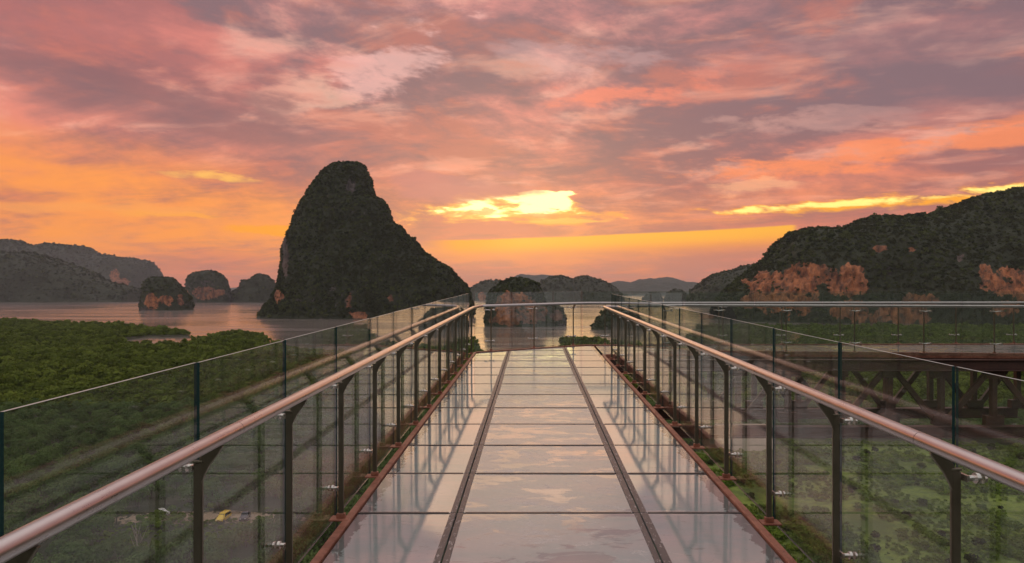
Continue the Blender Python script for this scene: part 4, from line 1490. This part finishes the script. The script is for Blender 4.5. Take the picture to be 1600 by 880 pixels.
def shell(stations, mat_, name, root):
    """body skinned through cross-sections: (y, half_width_bottom, half_width_shoulder, half_width_top, z_bottom, z_shoulder, z_top)"""
    V, Fc = [], []
    for (y_, wb, ws, wt_, zb, zs_, zt) in stations:
        ring = [(-wb, y_, zb), (-ws, y_, zb + .18), (-ws, y_, zs_), (-wt_, y_, zt - .05), (-wt_ * .8, y_, zt), (wt_ * .8, y_, zt), (wt_, y_, zt - .05), (ws, y_, zs_), (ws, y_, zb + .18), (wb, y_, zb)]
        V += ring
    n = 10
    for i in range(len(stations) - 1):
        for j in range(n):
            q = (j + 1) % n
            Fc.append((i * n + j, i * n + q, (i + 1) * n + q, (i + 1) * n + j))
    Fc.append(tuple(range(n))); e = (len(stations) - 1) * n
    Fc.append(tuple(e + j for j in reversed(range(n))))
    me_ = MB().add(V, Fc).me(name)
    smooth_angle(me_, 28)
    o = link(name, me_, mat_, root, None)
    o.location = (0, 0, 0)
    return o


def put(name, mb, mat_, root):
    o = link(name, mb.me(name), mat_, None)
    o.parent = root
    return o


def van(loc, rz):
    root = empty("van", loc, "bright yellow van parked on the sandy track", "van")
    root.rotation_euler = (0, 0, rz)
    # nose towards -y
    body = shell([(-2.38, .70, .78, .62, .30, .62, .78), (-2.25, .82, .90, .72, .25, .78, .98), (-1.55, .86, .94, .78, .25, .98, 1.14), (-0.75, .86, .95, .70, .25, 1.12, 1.90),
                  (-0.35, .86, .95, .74, .25, 1.12, 1.99), (1.8, .86, .95, .74, .25, 1.12, 1.98), (2.15, .86, .94, .72, .25, 1.12, 1.90), (2.33, .82, .90, .70, .30, 1.05, 1.55)],
                 M['yellow'], "body", root)
    body.parent = root; body.location = (0, 0, 0)
    ws = MB().hull8([(-.72, -1.50, 1.16), (.72, -1.50, 1.16), (.70, -1.46, 1.17), (-.70, -1.46, 1.17), (-.62, -.80, 1.86), (.62, -.80, 1.86), (.62, -.75, 1.86), (-.62, -.75, 1.86)])
    put("windscreen", ws, M['carglass'], root)
    for s_ in (-1, 1):
        for (y0, y1) in ((-.62, .12), (.2, 1.05), (1.13, 1.95)):
            w = MB().hull8([(s_ * .93, y0 - (.25 if y0 < -.5 else 0), 1.20), (s_ * .965, y0 - (.25 if y0 < -.5 else 0), 1.20), (s_ * .965, y1, 1.20), (s_ * .93, y1, 1.20),
                            (s_ * .775, y0, 1.78), (s_ * .81, y0, 1.78), (s_ * .81, y1, 1.78), (s_ * .775, y1, 1.78)])
            put("side_window", w, M['carglass'], root)
        put("headlight", MB().box(s_ * .52 - .16, s_ * .52 + .16, -2.385, -2.22, .68, .86), M['lamp'], root)
        put("mirror", MB().box(s_ * 1.06 - .10, s_ * 1.06 + .10, -.98, -.88, 1.16, 1.34), M['blackplastic'], root)
        for y_ in (-1.5, 1.45):
            wheel_parts(root, s_ * .84, y_)
    put("bumper", MB().box(-.86, .86, -2.47, -2.2, .28, .52), M['blackplastic'], root)
    put("grille", MB().box(-.34, .34, -2.40, -2.3, .62, .74), M['blackplastic'], root)
    for w in [c_ for c_ in root.children if c_.name.startswith("wheel")]:
        pass
    return root


def pickup(loc, rz):
    root = empty("pickup_truck", loc, "dark pickup truck parked next to the yellow van", "pickup truck")
    root.rotation_euler = (0, 0, rz)
    b = shell([(-2.5, .74, .82, .7, .42, .70, .86), (-2.35, .84, .90, .78, .40, .86, 1.04), (-1.2, .86, .92, .80, .40, 1.0, 1.12), (-.55, .86, .92, .64, .40, 1.08, 1.72),
               (-.2, .86, .92, .68, .40, 1.08, 1.78), (.75, .86, .92, .68, .40, 1.08, 1.76), (.98, .86, .92, .72, .40, 1.06, 1.12), (2.4, .86, .92, .86, .42, 1.04, 1.10), (2.5, .84, .90, .86, .44, 1.0, 1.08)], M['darkpaint'], "body", root)
    b.parent = root; b.location = (0, 0, 0)
    put("windscreen", MB().hull8([(-.72, -1.17, 1.13), (.72, -1.17, 1.13), (.70, -1.12, 1.13), (-.70, -1.12, 1.13), (-.58, -.60, 1.70), (.58, -.60, 1.70), (.58, -.55, 1.70), (-.58, -.55, 1.70)]), M['carglass'], root)
    for s_ in (-1, 1):
        put("side_window", MB().hull8([(s_ * .90, -.8, 1.14), (s_ * .93, -.8, 1.14), (s_ * .93, .7, 1.14), (s_ * .90, .7, 1.14), (s_ * .70, -.45, 1.64), (s_ * .74, -.45, 1.64), (s_ * .74, .62, 1.64), (s_ * .70, .62, 1.64)]), M['carglass'], root)
        put("headlight", MB().box(s_ * .58 - .17, s_ * .58 + .17, -2.53, -2.35, .74, .92), M['lamp'], root)
        for y_ in (-1.55, 1.5): wheel_parts(root, s_ * .82, y_, 0.38)
    put("cargo_bed", MB().box(-.74, .74, 1.05, 2.42, 1.085, 1.125), M['blackplastic'], root)
    put("bumper", MB().box(-.88, .88, -2.6, -2.4, .42, .64), M['blackplastic'], root)
    return root


def gz(x_, y_): return float(land_h(np.array([x_]), np.array([y_]))[0])


vx_, vy_ = gxy(349, 815, 2)
van((vx_, vy_, gz(vx_, vy_) + 0.02), math.radians(-4))
vx_, vy_ = gxy(383, 812, 2)
pickup((vx_, vy_, gz(vx_, vy_) + 0.02), math.radians(10))
# pale car half hidden in the trees farther along the track
def small_car(loc, rz):
    root = empty("car", loc, "pale silver car on the track left of the yellow van, half hidden by trees", "car")
    root.rotation_euler = (0, 0, rz)
    b = shell([(-2.1, .66, .74, .6, .3, .55, .68), (-1.95, .78, .84, .7, .25, .70, .82), (-.95, .80, .86, .72, .25, .82, .94), (-.25, .80, .86, .56, .25, .88, 1.40), (.1, .80, .86, .60, .25, .88, 1.46),
               (1.1, .80, .86, .58, .25, .88, 1.42), (1.75, .80, .85, .66, .25, .88, 1.0), (2.05, .74, .80, .64, .3, .8, .92)], M['whitepaint'], "body", root)
    b.parent = root; b.location = (0, 0, 0)
    put("windscreen", MB().hull8([(-.68, -.90, .96), (.68, -.90, .96), (.66, -.85, .96), (-.66, -.85, .96), (-.50, -.30, 1.37), (.50, -.30, 1.37), (.5, -.25, 1.37), (-.5, -.25, 1.37)]), M['carglass'], root)
    for s_ in (-1, 1):
        put("side_window", MB().hull8([(s_ * .83, -.5, .94), (s_ * .865, -.5, .94), (s_ * .865, 1.3, .94), (s_ * .83, 1.3, .94), (s_ * .60, -.1, 1.34), (s_ * .64, -.1, 1.34), (s_ * .64, 1.0, 1.34), (s_ * .60, 1.0, 1.34)]), M['carglass'], root)
        put("headlight", MB().box(s_ * .5 - .15, s_ * .5 + .15, -2.12, -1.95, .56, .70), M['lamp'], root)
        for y_ in (-1.3, 1.25): wheel_parts(root, s_ * .76, y_, 0.30)
    return root


vx_, vy_ = gxy(254, 806, 2)
small_car((vx_, vy_, gz(vx_, vy_) + 0.02), math.radians(60))

# pale building beneath the right railing
hx, hy = 78.0, 252.0
hz0 = gz(hx, hy) - 0.3
bd = empty("flat_roofed_building", (hx, hy, hz0), "plain cream flat roofed building on the ground below the right railing", "building")
W_, D_, H_ = 9.2, 5.0, 7.2
def bput(nm, mb, mt):
    return link(nm, mb.me(nm, 0.02), M[mt], bd, (hx, hy, hz0))
bput("wall", MB().box(-W_, W_, -D_, D_, 0, H_), 'concrete')
bput("roof", MB().box(-W_ - .25, W_ + .25, -D_ - .25, D_ + .25, H_ + .003, H_ + .35), 'roofpale')
for sgn in (-1, 1):
    bput("parapet", MB().box(-W_ - .2, W_ + .2, sgn * (D_ + .05) - .12, sgn * (D_ + .05) + .12, H_ + .353, H_ + .9), 'concrete')
    bput("parapet", MB().box(sgn * (W_ + .05) - .12, sgn * (W_ + .05) + .12, -D_ + .2, D_ - .2, H_ + .353, H_ + .9), 'concrete')

# ---------------------------------------------------------------- haze over the bay
hb = MB().box(-9000, 9000, -300, 15500, -6.0, 430)
m, gg, out = new_mat("haze_air")
pv = gg.n("ShaderNodeVolumePrincipled")
pv.inputs['Color'].default_value = (0.86, 0.88, 0.95, 1)
pv.inputs['Density'].default_value = 0.33e-4
pv.inputs['Anisotropy'].default_value = 0.0
gg.t.links.new(pv.outputs[0], out.inputs['Volume'])
hz_o = link("haze", hb.me("haze"), m)
tag(hz_o, "thin evening haze lying over the bay", "haze", None, "stuff")
